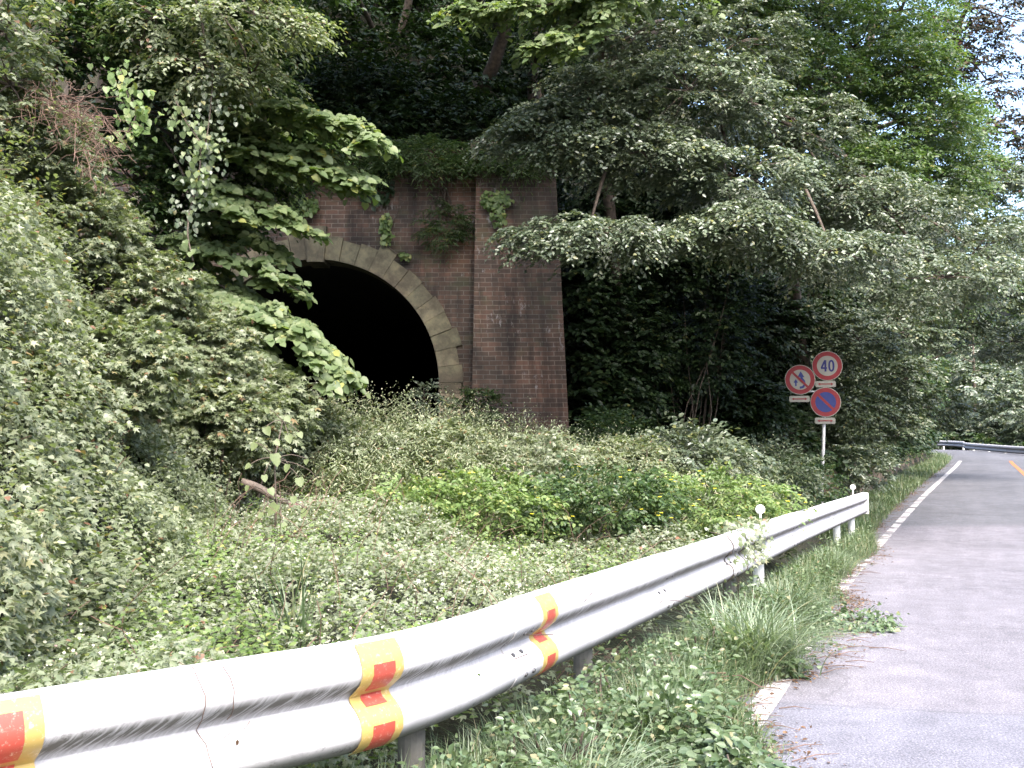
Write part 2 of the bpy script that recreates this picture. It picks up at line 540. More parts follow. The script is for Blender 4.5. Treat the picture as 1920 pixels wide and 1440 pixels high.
M["rail"] = railmat("guardrail_paint", 1.0)
M["rail_old"] = railmat("guardrail_paint_aged", 1.25)


def wornband(name, col):
    m, n, b = newmat(name)
    geo = node(n, "ShaderNodeNewGeometry")
    nz = noise(n, 60, geo.outputs["Position"], 6, .8)
    c = mixc(n, ramp(n, [(.56, 0), (.72, .7)], nz.outputs[0]).outputs[0], col, (.72, .60, .48))
    n.links.new(c, b.inputs["Base Color"]); b.inputs["Roughness"].default_value = .45
    return m


M["yellow"] = wornband("band_yellow", (.38, .27, .085))
M["bandred"] = wornband("band_red", (.36, .06, .042))

# ------------------------------------------------------------------ road line + terrain
EDGE = catmull([(-10.6, -20, 0), (-1.2, 0, 0), (1.24, 5.23, 0), (3.17, 9.77, 0), (6.55, 17.3, -.04), (10.1, 24.4, .26), (14.2, 32.5, .56),
                (18.5, 41, .89), (20.8, 46, 1.12), (21.7, 50, 1.27), (21.3, 55, 1.4), (19.3, 60.5, 1.5), (14.5, 67, 1.6), (4, 77, 1.8), (-14, 90, 2.2)], .6)
FOOT = np.array([(-1.9, -20), (-1.9, 3), (-2.05, 6), (-2.45, 8), (-3.0, 10), (-4.1, 13), (-5.9, 15.6), (-7.9, 17.45), (1.05, 17.45), (2.8, 19.8), (6.7, 21.8),
                 (9.3, 26), (13.2, 34), (19.2, 45.6), (20.0, 50), (19.3, 54.5), (17.2, 59), (12, 64.5), (2, 73), (-16, 85)], float)


def sdist(line, x, y):
    """signed distance to a polyline (positive on its left), nearest segment, fraction"""
    x = np.asarray(x, float); y = np.asarray(y, float)
    best = np.full(x.shape, 1e9); sg = np.ones(x.shape); idx = np.zeros(x.shape, int); fr = np.zeros(x.shape)
    for i in range(len(line) - 1):
        ax, ay = line[i][0], line[i][1]
        bx, by = line[i+1][0], line[i+1][1]
        dx, dy = bx - ax, by - ay
        L = dx*dx + dy*dy
        t = np.clip(((x-ax)*dx + (y-ay)*dy) / L, 0, 1)
        qx, qy = x - ax - t*dx, y - ay - t*dy
        d = np.hypot(qx, qy)
        m = d < best - 1e-6
        s = np.sign(dx*qy - dy*qx)
        s = np.where(s == 0, 1, s)
        best = np.where(m, d, best); sg = np.where(m, s, sg); idx = np.where(m, i, idx); fr = np.where(m, t, fr)
    return best * sg, idx, fr


def ground(x, y):
    x = np.asarray(x, float); y = np.asarray(y, float)
    de, ie, fe = sdist(EDGE, x, y)
    zr = EDGE[ie, 2] * (1 - fe) + EDGE[np.minimum(ie+1, len(EDGE)-1), 2] * fe
    s = -de                                   # + = to the right of the edge line
    z = zr - .05 + 0*x
    z = np.where(s < -.5, z + .03 * wob(x, y, 1.2), z)
    z = z + .15 * sstep(.5, 1.1, -s) * (1 - sstep(15.5, 18, y)) * sstep(-2, 1, y)
    z = z + .40 * sstep(.4, -1.6, x) * sstep(3.5, 8, y) * (1 - sstep(12, 15, y))
    # right of the road: verge, drop, then the far wooded slope
    out = np.clip(s - 6.6, 0, None)
    z = z - .22 * np.clip(out - .6, 0, 9) + .48 * np.clip(out - 11, 0, 38)
    # uphill side
    df, jf, ff = sdist(FOOT, x, y)
    up = np.clip(df, 0, None)
    bank = np.where(up < 2.0, 1.65*up, 3.3 + .45*(up-2.0))
    slope = np.where(up < 16, 1.45*up, 23.2 + .6*(up-16))
    slope = slope + .65 * sstep(0, .25, up) * (y > 21)
    wgt = sstep(12.5, 15.5, y)
    h = bank * (1-wgt) + slope * wgt
    portal = (jf == 7)
    h = np.where(portal & (up > 0), 6.3 + 1.05*up, h)
    h = h + np.where(up > 1.0, .35 * wob(x, y, .7, 2.0) * np.clip(up-1, 0, 1), 0)
    h = np.minimum(h, 40 + .1 * up)
    return np.where(df > 0, np.maximum(z*0 + np.minimum(zr, 1.2), 0) * 1.0 + h, z)


xs = np.concatenate([np.array([-500, -250, -120, -70, -45, -32]), np.arange(-25, 36, .45), np.arange(36, 80, 2.0), np.array([90, 130, 250, 500])])
ys = np.concatenate([np.array([-300, -120, -60, -30]), np.arange(-20, -2, 1.5), np.arange(-2, 17.0, .45), np.array([17.15, 17.35, 17.75]), np.arange(18.1, 75, .6), np.arange(76, 130, 2.5), np.array([150, 200, 300, 500])])
GX, GY = np.meshgrid(xs, ys)
GZ = ground(GX, GY)
nx_, ny_ = len(xs), len(ys)
gv = np.stack([GX, GY, GZ], -1).reshape(-1, 3)
TXC = P(590, 718, 17).x
fl = []
for j in range(ny_ - 1):
    for i in range(nx_ - 1):
        if 17.3 < ys[j] < 17.4 and abs((xs[i] + xs[i+1]) / 2 - TXC) < 2.9:
            continue
        fl.append((j*nx_+i, j*nx_+i+1, (j+1)*nx_+i+1, (j+1)*nx_+i))
fa = np.array(fl)
o = mesh_np("ground", gv, fa.ravel(), np.arange(0, fa.size, 4), None, M["soil"], None, True)
tag(o, kind="structure")


def offset_line(line, off, dz=0.0, smooth_n=2):
    """points offset to the right of a 3d line"""
    t = np.gradient(line[:, :2], axis=0)
    t /= np.linalg.norm(t, axis=1)[:, None]
    nrm = np.stack([t[:, 1], -t[:, 0]], 1)
    o = line.copy()
    off = np.asarray(off)
    o[:, :2] += nrm * (off[:, None] if off.ndim else off)
    o[:, 2] += dz
    return o


def ribbon(name, line, offs, dz, mat, **kw):
    cols = [offset_line(line, a, dz) for a in offs]
    v, f = [], []
    k = len(offs)
    for i in range(len(line)):
        for c_ in cols: v.append(c_[i])
    for i in range(len(line) - 1):
        for j in range(k - 1):
            f.append((i*k+j, i*k+j+1, (i+1)*k+j+1, (i+1)*k+j))
    return mesh_py(name, v, f, mat, None, True)


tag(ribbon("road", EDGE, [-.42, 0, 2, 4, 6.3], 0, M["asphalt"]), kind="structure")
# edge line in worn pieces, orange centre line
dl = np.hypot(*np.gradient(EDGE[:, :2], axis=0).T)
v, f = [], []
FE = catmull(EDGE[::2], .12)
FE = FE[(FE[:, 1] > -1)]
A_, B_ = offset_line(FE, -.065, .005), offset_line(FE, .075, .005)
for i in range(len(FE) - 1):
    y = FE[i, 1]
    if y < 3.0 or 6.25 < y < 7.0 or 7.6 < y < 8.3 or 8.75 < y < 9.3 or 13.6 < y < 14.7 or y > 42.5: continue
    if 16 < y < 26 and math.sin(y*7.0) + .6*math.sin(y*17) > .75: continue
    if 9.3 < y < 13.6 and math.sin(y*11.0) > .1: continue
    k = len(v)
    ja, jb = random.uniform(-.02, .02) * (y < 12), random.uniform(-.015, .015) * (y < 12)
    v += [A_[i], B_[i], B_[i+1], A_[i+1]]
    f.append((k, k+1, k+2, k+3))
tag(mesh_py("road_edge_line", v, f, M["line"]), kind="structure")
far = catmull(EDGE[(EDGE[:, 1] > -5) & (EDGE[:, 1] < 44)][::3], .3)
_of = np.interp(far[:, 1], [0, 20, 31, 40, 45], [3.0, 2.8, 2.42, 1.95, 1.8])
tag(ribbon("road_centre_line", far, [_of, _of + .13], .005, M["orange"]), kind="structure")

# ------------------------------------------------------------------ leaves
def tmpl(kind):
    if kind == 'ovate':
        v = [(0, 0, 0), (.27, .28, .07), (.24, .65, .05), (0, 1, -.1), (-.24, .65, .05), (-.27, .28, .07)]
        f = [(0, 1, 2, 3), (0, 3, 4, 5)]
    elif kind == 'wide':
        v = [(0, .05, 0), (.33, .0, .06), (.47, .35, .06), (.3, .75, .02), (0, 1.05, -.13), (-.3, .75, .02), (-.47, .35, .06), (-.33, 0, .06)]
        f = [(0, 1, 2, 3, 4), (0, 4, 5, 6, 7)]
    elif kind == 'narrow':
        v = [(0, 0, 0), (.085, .3, .03), (.07, .7, -.02), (0, 1, -.2), (-.07, .7, -.02), (-.085, .3, .03)]
        f = [(0, 1, 2, 3), (0, 3, 4, 5)]
    elif kind == 'lobed':
        tips = [(-115, .42), (-58, .62), (0, .78), (58, .62), (115, .42)]
        v = [(0, .36, .05)]
        for i, (a, r) in enumerate(tips):
            v.append((r*math.sin(R(a)), .36 + r*math.cos(R(a)), -.06 - .1*(r > .5)))
        for a in (-165, -86, -30, 30, 86, 165):
            r = .26 if abs(a) < 100 else .3
            v.append((r*math.sin(R(a)), .36 + r*math.cos(R(a)), .02))
        f = [(0, 6+i, 1+i, 7+i) for i in range(5)]
        f.append((0, 11, 6))
    elif kind == 'bit':
        v = [(0, 0, 0), (.5, .45, .1), (0, 1, 0), (-.5, .45, .1)]
        f = [(0, 1, 2, 3)]
    return np.array(v, float), f


def norm(a):
    return a / np.maximum(np.linalg.norm(a, axis=-1, keepdims=True), 1e-9)


def leaf_arrays(pos, dr, nr, size, kind):
    tv, tf = tmpl(kind)
    y = norm(dr)
    z = nr - (nr * y).sum(-1, keepdims=True) * y
    z = norm(z)
    x = np.cross(y, z)
    n = len(pos)
    s = np.broadcast_to(size, (n,))[:, None, None]
    V = pos[:, None, :] + s * (tv[None, :, 0:1]*x[:, None, :] + tv[None, :, 1:2]*y[:, None, :] + tv[None, :, 2:3]*z[:, None, :])
    k = len(tv)
    base = np.arange(n)[:, None] * k
    flat = np.array([i for q in tf for i in q])
    FL = (base + flat[None, :]).ravel()
    lens = np.tile([len(q) for q in tf], n)
    return V.reshape(-1, 3), FL, lens, k


def leaves(name, pos, dr, nr, size, kind, mat, parent=None, rnd=None):
    V, FL, lens, k = leaf_arrays(pos, dr, nr, size, kind)
    st = np.concatenate([[0], np.cumsum(lens)[:-1]])
    if rnd is None: rnd = rng.random(len(pos))
    return mesh_np(name, V, FL, st, np.repeat(rnd, k), mat, parent)


def sprays(Cn, head, L, ntw=5, nlf=9, droop=.35, tilt=.35, spread=65, jit=.3):
    """fans of leafy twigs. Cn (n,3) centres, head (n,3) headings -> leaf pos, dir, normal"""
    n = len(Cn)
    h = head.copy()
    h[:, 2] *= .35
    h = norm(h + rng.normal(0, .12, h.shape))
    up = norm(np.array([0, 0, 1.0]) + rng.normal(0, tilt * .5, (n, 3)))
    side = norm(np.cross(h, up))
    up = np.cross(side, h)
    ang = np.linspace(-1, 1, ntw)[None, :] * R(spread) + rng.normal(0, .12, (n, ntw))
    tw = h[:, None]*np.cos(ang)[..., None] + side[:, None]*np.sin(ang)[..., None]      # n,tw,3
    ln = (np.broadcast_to(L, (n,))[:, None]) * (1 - .35*np.abs(np.linspace(-1, 1, ntw))[None]) * rng.uniform(.75, 1.15, (n, ntw))
    t = (np.arange(nlf) + .5) / nlf
    pos = Cn[:, None, None] + tw[:, :, None]*(ln[:, :, None, None]*t[None, None, :, None])
    pos = pos - np.array([0, 0, 1.0]) * (droop * ln[:, :, None, None] * (t**2)[None, None, :, None])
    sg = np.where(np.arange(nlf) % 2 == 0, 1.0, -1.0)
    tsd = np.cross(tw, up[:, None])
    dr = tw[:, :, None]*.6 + tsd[:, :, None]*(sg[None, None, :, None]*.75) + np.array([0, 0, -.35])
    dr = dr + rng.normal(0, jit*.6, dr.shape)
    nr = np.broadcast_to(up[:, None, None], dr.shape) + rng.normal(0, tilt, dr.shape) + np.array([.05, -.45, 0])
    pos = pos + rng.normal(0, .012, pos.shape)
    return pos.reshape(-1, 3), dr.reshape(-1, 3), nr.reshape(-1, 3)


def blob_pts(c, r, n, shell=.55):
    d = norm(rng.normal(0, 1, (n, 3)))
    rad = rng.uniform(shell**3, 1, n) ** (1/3)
    return np.array(c)[None] + d * rad[:, None] * np.array(r)[None], d


def curve3(a, b, sag=.1, n=5, wig=.05):
    a, b = Vector(a), Vector(b)
    L = (b - a).length
    out = []
    w1 = Vector(rng.normal(0, wig*L, 3))
    for i in range(n + 1):
        t = i / n
        out.append(a.lerp(b, t) + Vector((0, 0, sag*L*math.sin(math.pi*t))) + w1*math.sin(math.pi*t*2)*.5 + w1*math.sin(math.pi*t)*.5)
    return out


def tree(name, label, cat, group, trunk, blobs, mat, leaf='ovate', lsize=.07, spray=.45, ntw=5, nlf=9, boughs=(), droop=.35, tilt=.35,
         shell=.35, limb=.05, stem_mat="bark", twigs=True, bias=None, mult=1.0, face=0.0):
    """trunk: [(point, radius)], blobs: [(centre, (rx,ry,rz), number of sprays)], boughs: [(points, halfwidth, number)]"""
    root = empty(name, trunk[0][0])
    tag(root, label, cat, group)
    tb = MB()
    tp = catmull([tuple(p) + (r,) for p, r in trunk], .6)
    tb.tube([Vector(q[:3]) for q in tp], [q[3] for q in tp], 9)
    PO, DR, NR = [], [], []
    for c, r, k in blobs:
        c = Vector(c)
        k = int(k * mult)
        tq = min(tp, key=lambda q: (Vector(q[:3]) - c).length + .6 * abs(q[2] - (c.z - .8)))
        L = (Vector(tq[:3]) - c).length
        r0 = min(tq[3] * .7, limb * (.5 + .12 * L))
        cv = curve3(tq[:3], c, .08, 6, .05)
        tb.tube(cv, list(np.linspace(r0, max(r0*.4, .012), len(cv))), 6)
        pts, dd = blob_pts(c, r, k, shell)
        hd = pts - np.array(tq[:3])
        hd = norm(hd) * .6 + dd * .8
        if bias is not None: hd = hd + np.array(bias)
        if twigs:
            for q in range(0, len(pts), max(1, len(pts) // 9)):
                cc = curve3(c, pts[q], .04, 3, .06)
                tb.tube(cc, [max(r0*.35, .01), .011, .008, .005], 4)
        a_ = sprays(pts, hd, spray * rng.uniform(.7, 1.2, k), ntw, nlf, droop, tilt)
        PO.append(a_[0]); DR.append(a_[1]); NR.append(a_[2])
    for pts, hw, k in boughs:
        cv = catmull([tuple(p) for p in pts], .12)
        tq = min(tp, key=lambda q: (Vector(q[:3]) - Vector(cv[0])).length)
        lead = curve3(tq[:3], cv[0], .05, 4, .04)
        allp = lead[:-1] + [Vector(q) for q in cv]
        tb.tube(allp, list(np.linspace(limb, .006, len(allp))), 5)
        tt = rng.uniform(0, 1, k)
        ii = (tt * (len(cv) - 1)).astype(int)
        tg = norm(np.gradient(cv, axis=0))[ii]
        sd_ = norm(np.cross(tg, np.array([0, 0, 1.0])))
        off = rng.uniform(-1, 1, k) * hw * (1.05 - .75 * tt)
        Cn = cv[ii] + sd_ * off[:, None] + rng.normal(0, .05, (k, 3)) - np.array([0, 0, 1.0]) * (np.abs(off)**1.5 * .25)[:, None]
        a_ = sprays(Cn, tg + sd_ * (np.sign(off) * .45)[:, None], spray * rng.uniform(.7, 1.1, k), ntw, nlf, droop, tilt)
        PO.append(a_[0]); DR.append(a_[1]); NR.append(a_[2])
    tb.build("trunk", M[stem_mat], root, True)
    PO, DR, NR = np.concatenate(PO), np.concatenate(DR), np.concatenate(NR)
    NR = NR + np.array([0, -face, 0])
    leaves("crown", PO, DR, NR, lsize * rng.uniform(.65, 1.25, len(PO)), leaf, G[mat], root)
    return root


def gpt(x, y, dz=0.0):
    return Vector((x, y, float(ground(np.array([x]), np.array([y]))[0]) + dz))


# ------------------------------------------------------------------ tunnel portal
D = 17.0
pc = P(590, 718, D)
XC, ZS = pc.x, pc.z
RI = (P(823, 718, D).x - XC)
RO = RI + .42
RH = RI + .36
ZT = P(760, 312, D).z          # underside of the cornice
XL, XR = XC - 4.55, P(1030, 400, D).x
portal = empty("tunnel_portal", (XC, D, 0))
tag(portal, "old red brick railway tunnel portal with stone arch and dark opening", "tunnel portal")
NA = 40


def arc(r, i, n=NA):
    th = math.pi * i / n
    return (XC + r*math.cos(th), ZS + r*math.sin(th))


wv_, wf_ = [], []
def quadxz(x0, x1, z00, z01, z10, z11, y0, y1, out):
    """column from bottom (z00,z01) to top (z10,z11), prism between y0 and y1"""
    k = len(out.v)
    out.hexa([(x0, y0, z00), (x1, y0, z01), (x1, y1, z01), (x0, y1, z00), (x0, y0, z10), (x1, y0, z11), (x1, y1, z11), (x0, y1, z10)])
wall = MB()
# front skin, soffit edge and back as strips (no internal faces)
fv, ff = [], []
Y0, Y1 = D, D + .55
def fr(x, z, y=Y0):
    fv.append((x, y, z)); return len(fv) - 1
for y in (Y0, Y1):
    a = [fr(XL, -.3, y), fr(XC-RH, -.3, y), fr(XC-RH, ZS, y), fr(XC-RH, ZT, y), fr(XL, ZT, y)]
    ff.append(tuple(a))
    a = [fr(XC+RH, -.3, y), fr(XR, -.3, y), fr(XR, ZT, y), fr(XC+RH, ZT, y), fr(XC+RH, ZS, y)]
    ff.append(tuple(a))
    for i in range(NA):
        (xa, za), (xb, zb) = arc(RH, i), arc(RH, i+1)
        ff.append((fr(xa, za, y), fr(xa, ZT, y), fr(xb, ZT, y), fr(xb, zb, y)))
mesh_py("brick_wall", fv, ff, M["brick"], portal)

def ring_piece(mb, r0, r1, t0, t1, y0, y1, n=3, bev=.004):
    """a tapered arch stone with chamfered front edges"""
    ts = np.linspace(t0, t1, n + 1)
    def pt(r, t, y): return (XC + r*math.cos(t), y, ZS + r*math.sin(t))
    v = []
    tb0, tb1 = t0 + bev / r0, t1 - bev / r0
    tsb = np.linspace(tb0, tb1, n + 1)
    for t, tb in zip(ts, tsb):
        v += [pt(r0, t, y1), pt(r0, t, y0 + bev), pt(r0 + bev, tb, y0), pt(r1 - bev, tb, y0), pt(r1, t, y0 + bev), pt(r1, t, y1)]
    f = []
    for i in range(n):
        for j in range(5):
            f.append((i*6+j, i*6+j+1, (i+1)*6+j+1, (i+1)*6+j))
    f.append(tuple(range(6))); f.append(tuple(n*6 + j for j in range(6))[::-1])
    mb.add(v, f)


def attr_mesh(name, pieces, mat, parent):
    v, f, a = [], [], []
    for mb, r in pieces:
        k = len(v)
        v += mb.v; f += [tuple(i + k for i in q) for q in mb.f]; a += [r] * len(mb.v)
    me = bpy.data.meshes.new(name); me.from_pydata(v, [], f); me.update()
    at_ = me.attributes.new("rnd", 'FLOAT', 'POINT'); at_.data.foreach_set("value", a)
    return link(name, me, mat, parent)


pieces = []
NS = 25
for i in range(NS):
    if i == NS // 2: continue
    g = .0004
    mb = MB()
    th0, th1 = math.pi*i/NS + g, math.pi*(i+1)/NS - g
    jr = random.choice([-.05, -.02, .02, .07, .13]) + random.uniform(-.02, .02) if i not in (0, NS-1) else 0
    ring_piece(mb, RI, RO + jr*.75, th0, th1, D - .05 + random.uniform(-.012, .012), D + .5)
    attr_mesh("arch_stone", [(mb, random.random()*.9)], M["stone"], portal)
mb = MB(); th0, th1 = math.pi*(NS//2)/NS - .008, math.pi*(NS//2+1)/NS + .008
ring_piece(mb, RI - .05, RO + .16, th0, th1, D - .11, D + .5)
ks = attr_mesh("keystone", [(mb, .55)], M["stone"], portal)
for sgn in (1, -1):
    pcs = []
    z = ZS
    i = 0
    while z > .0:
        h = random.uniform(.13, .2) if i < 6 else .3
        z2 = max(z - h, -.05)
        wj = .02 if i % 2 else -.03
        mb = MB(); x0, x1 = RI, RO + wj
        xa, xb = (XC + x0, XC + x1) if sgn > 0 else (XC - x1, XC - x0)
        mb.box((xa, D - .055 + random.uniform(-.01, .01), z2 + .006), (xb, D + .5, z - .004))
        pcs.append((mb, 1.0 if 1 <= i < 5 else random.uniform(.3, .8)))
        z = z2; i += 1
    attr_mesh("jamb", pcs, M["stone"], portal)

# lining, floor, dark end
v, f = [], []
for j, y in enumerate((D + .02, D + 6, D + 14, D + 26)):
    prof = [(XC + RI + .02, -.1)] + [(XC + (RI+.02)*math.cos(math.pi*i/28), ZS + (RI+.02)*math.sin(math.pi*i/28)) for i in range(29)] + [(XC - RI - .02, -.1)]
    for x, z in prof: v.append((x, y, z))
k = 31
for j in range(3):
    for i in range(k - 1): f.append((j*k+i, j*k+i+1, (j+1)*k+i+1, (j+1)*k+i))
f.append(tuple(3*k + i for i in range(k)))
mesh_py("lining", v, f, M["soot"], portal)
mesh_py("tunnel_floor", [(XC-RI-.02, D+.3, .02), (XC+RI+.02, D+.3, .02), (XC+RI+.02, D+26, .02), (XC-RI-.02, D+26, .02)], [(0, 1, 2, 3)], M["soil"], portal)

# pilasters (battered) and coping
def pilaster(xa_t, xb_t, xa_b, xb_b):
    zt, zb = ZT - .003, -.4
    mb = MB()
    yt, yb = D - .28, D - .62
    mb.hexa([(xa_b, yb, zb), (xb_b, yb, zb), (xb_b, D + .5, zb), (xa_b, D + .5, zb), (xa_t, yt, zt), (xb_t, yt, zt), (xb_t, D + .5, zt), (xa_t, D + .5, zt)])
    mb.build("pilaster", M["brick"], portal)


xt0, xt1 = P(893, 320, 16.7).x, P(1041, 320, 16.7).x
xb0, xb1 = P(884, 810, 16.45).x, P(1069, 810, 16.45).x
pilaster(xt0, xt1, xb0 - .03, xb1 + .08)
pilaster(2*XC - xt1, 2*XC - xt0, 2*XC - xb1 - .08, 2*XC - xb0 + .03)
mb = MB()
mb.box((2*XC - xt0 + .09, D - .12, ZT), (xt0 - .09, D + .7, ZT + .09)).box((2*XC - xt0 + .09, D - .19, ZT + .093), (xt0 - .09, D + .7, ZT + .26))
mb.build("cornice", M["brick"], portal)
for a_, b_ in ((xt0, xt1), (2*XC - xt1, 2*XC - xt0)):
    attr_mesh("pilaster_cap", [(MB().box((a_ - .07, D - .37, ZT), (b_ + .07, D + .6, ZT + .12)), .3), (MB().box((a_ - .1, D - .42, ZT + .123), (b_ + .1, D + .6, ZT + .31)), .15)], M["stone"], portal)

# ------------------------------------------------------------------ guardrails
PROF = [(.0, .0), (.014, .001), (.034, -.010), (.058, -.036), (.074, -.070), (.076, -.098), (.062, -.124), (.034, -.148), (.012, -.165), (.006, -.180),
        (.016, -.197), (.042, -.215), (.066, -.238), (.076, -.262), (.074, -.290), (.056, -.318), (.026, -.340), (.008, -.349), (.0, -.350)]
PA = np.array(PROF)
ARC = np.concatenate([[0], np.cumsum(np.hypot(*np.diff(PA, axis=0).T))])


def prof_normals():
    t = np.gradient(PA, axis=0)
    t /= np.linalg.norm(t, axis=1)[:, None]
    return np.stack([-t[:, 1], t[:, 0]], 1)


PN = prof_normals()


def beam_mesh(name, path, s0, s1, S, mat, parent, off=0.0, thick=.004, step=.08, j0=0, j1=None, uv=True, edge=None):
    """sweep the W profile along path between arc lengths s0,s1"""
    j1 = len(PA) - 1 if j1 is None else j1
    n = max(2, int((s1 - s0) / step) + 1)
    ss = np.linspace(s0, s1, n)
    pos = np.stack([np.interp(ss, S, path[:, k]) for k in range(3)], 1)
    tg = np.stack([np.interp(ss, S, g) for g in np.gradient(path[:, :2], S, axis=0).T], 1)
    tg /= np.linalg.norm(tg, axis=1)[:, None]
    nr = np.stack([tg[:, 1], -tg[:, 0]], 1)
    v, f, uvs = [], [], []
    js = range(j0, j1 + 1)
    k = len(js)
    for lay, o_ in ((0, off + thick), (1, off)):
        for i in range(n):
            for j in js:
                u = PA[j, 0] + PN[j, 0] * o_
                z = PA[j, 1] + PN[j, 1] * o_
                v.append((pos[i, 0] + nr[i, 0]*u, pos[i, 1] + nr[i, 1]*u, pos[i, 2] + z))
                uvs.append((ss[i], ARC[j]))
    N = n * k
    for i in range(n - 1):
        for j in range(k - 1):
            f.append((i*k+j, (i+1)*k+j, (i+1)*k+j+1, i*k+j+1))
            f.append((N+i*k+j, N+i*k+j+1, N+(i+1)*k+j+1, N+(i+1)*k+j))
        f.append((i*k, N+i*k, N+(i+1)*k, (i+1)*k))
        f.append((i*k+k-1, (i+1)*k+k-1, N+(i+1)*k+k-1, N+i*k+k-1))
    for i in (0, n - 1):
        for j in range(k - 1):
            q = (i*k+j, i*k+j+1, N+i*k+j+1, N+i*k+j)
            f.append(q if i == 0 else q[::-1])
    o = mesh_py(name, v, f, mat, parent, True)
    ul = o.data.uv_layers.new(name="UVMap")
    li = np.zeros(len(o.data.loops), dtype=np.int32)
    o.data.loops.foreach_get("vertex_index", li)
    ul.data.foreach_set("uv", np.array(uvs)[li].ravel())
    try:
        o.data.set_sharp_from_angle(angle=R(50))
    except Exception:
        pass
    return o


def rail_frame(path, S, s):
    p = Vector([np.interp(s, S, path[:, k]) for k in range(3)])
    q = Vector([np.interp(s + .05, S, path[:, k]) for k in range(3)])
    q0 = Vector([np.interp(s - .05, S, path[:, k]) for k in range(3)])
    t = (q - q0); t.z = 0; t.normalize()
    return p, t, Vector((t.y, -t.x, 0))


def Pz(px, py, z):
    u, v_ = (px - 960) / F, (720 - py) / F
    dy, dz = cp - v_*sp, sp + v_*cp
    t = (z - CZ) / dz
    return (u*t, dy*t, z)


kp = [(-3.1, .75, .78), Pz(0, 1305, .78), Pz(350, 1250, .78), Pz(690, 1197, .78), Pz(850, 1160, .775), Pz(1000, 1112, .77), Pz(1180, 1057, .77), Pz(1380, 995, .765)]
pe = P(1618, 923, 16.3)
pm = P(1500, 958, 10.9)
kp += [tuple(pm), tuple(pe)]
RP = catmull(kp, .08)
RS = np.concatenate([[0], np.cumsum(np.linalg.norm(np.diff(RP, axis=0), axis=1))])


def s_at_px(px):
    best, bs = 1e9, 0
    for q, s_ in zip(RP, RS):
        if q[1] < .6: continue
        t = q[1]*cp + (q[2]-CZ)*sp
        x = 960 + F*q[0]/t
        if abs(x - px) < best: best, bs = abs(x - px), s_
    return bs


def offset_nodes():
    pass


rail = empty("guardrail", tuple(gpt(float(pe.x), 16.3)))
tag(rail, "long white corrugated guardrail with yellow and red bands curving along the verge", "guardrail")
cuts = [0, s_at_px(950), s_at_px(1236), s_at_px(1368), s_at_px(1484), RS[-1]]
for i in range(len(cuts) - 1):
    beam_mesh("beam", RP, max(0, cuts[i] - .12), cuts[i+1], RS, M["rail"] if i < 2 else M["rail_old"], rail, off=.0045 * (i % 2))
TOPOFF = .0045 + .004
# reflective bands
for pxa, pxb in ((-60, 78), (652, 722), (985, 1016)):
    a_, b_ = s_at_px(pxa) if pxa > -50 else s_at_px(0) - .14, s_at_px(pxb)
    w_ = b_ - a_
    yb = beam_mesh("reflective_band", RP, a_, b_, RS, M["yellow"], rail, off=TOPOFF + .0005, thick=.0012, step=.03, j0=2, j1=17)
    for ja, jb in ((4, 7), (8, 11), (13, 16)) if pxa > 0 else ((3, 7), (8, 16)):
        r1 = beam_mesh("red_stripe", RP, a_ + w_*.26, b_ - w_*.22, RS, M["bandred"], yb, off=TOPOFF + .0022, thick=.001, step=.03, j0=ja, j1=jb)
        r1.matrix_parent_inverse = Matrix.Identity(4)
# bolts
def bolts(s0, ds):
    for k in range(2):
        for j, dj in ((6, 0), (11, -.9*ds), (14, -.25*ds)):
            s_ = s0 + k*ds + dj
            p, t, nn = rail_frame(RP, RS, s_)
            u, z = PA[j]
            pn = nn*PN[j, 0] + Vector((0, 0, PN[j, 1]))
            c_ = p + nn*u + Vector((0, 0, z)) + pn*(TOPOFF)
            MB().tube([c_, c_ + pn*.006], [.011, .009], 10).build("bolt", M["bolt"], rail)
bolts(s_at_px(962), .085); bolts(s_at_px(1232), .11); bolts(s_at_px(1362) - .1, .12); bolts(s_at_px(1484) - .3, .2); bolts(s_at_px(1560), .3)
# posts behind the beam
for ip, s_ in enumerate((s_at_px(1604), s_at_px(1577), s_at_px(1437), s_at_px(1383), s_at_px(1120), s_at_px(800), s_at_px(0) - .6)):
    p, t, nn = rail_frame(RP, RS, s_)
    c_ = p - nn*.075
    g = gpt(c_.x, c_.y, -.3)
    mb = MB().tube([(c_.x, c_.y, g.z), (c_.x, c_.y, p.z - .075)], .05, 14)
    mb.tube([(c_.x, c_.y, p.z - .075), (c_.x, c_.y, p.z - .06)], [.05, .02], 14)
    mb.add([c_ + nn*.03 + t*a*.05 + Vector((0, 0, z)) for a in (-1, 1) for z in (-.1, -.25)] + [c_ + nn*.08 + t*a*.05 + Vector((0, 0, z)) for a in (-1, 1) for z in (-.1, -.25)],
           [(0, 1, 3, 2), (4, 6, 7, 5), (0, 4, 5, 1), (2, 3, 7, 6), (0, 2, 6, 4), (1, 5, 7, 3)])
    mb.build("post", M["white_post"] if ip < 3 else M["old_post"], rail, False)
# folded end plate at the far end
p, t, nn = rail_frame(RP, RS, RS[-1] - .02)
mb = MB()
mb.hexa([p + t*.02 + Vector((0, 0, -.352)) + nn*.0, p + t*.02 + nn*.085 + Vector((0, 0, -.352)), p + t*.12 + nn*.06 + Vector((0, 0, -.345)), p + t*.12 - nn*.03 + Vector((0, 0, -.345)),
         p + t*.02 + nn*.0, p + t*.02 + nn*.085 + Vector((0, 0, -.005)), p + t*.12 + nn*.06 + Vector((0, 0, -.01)), p + t*.12 - nn*.03 + Vector((0, 0, -.01))])
mb.build("end_cap", M["white_post"], rail)
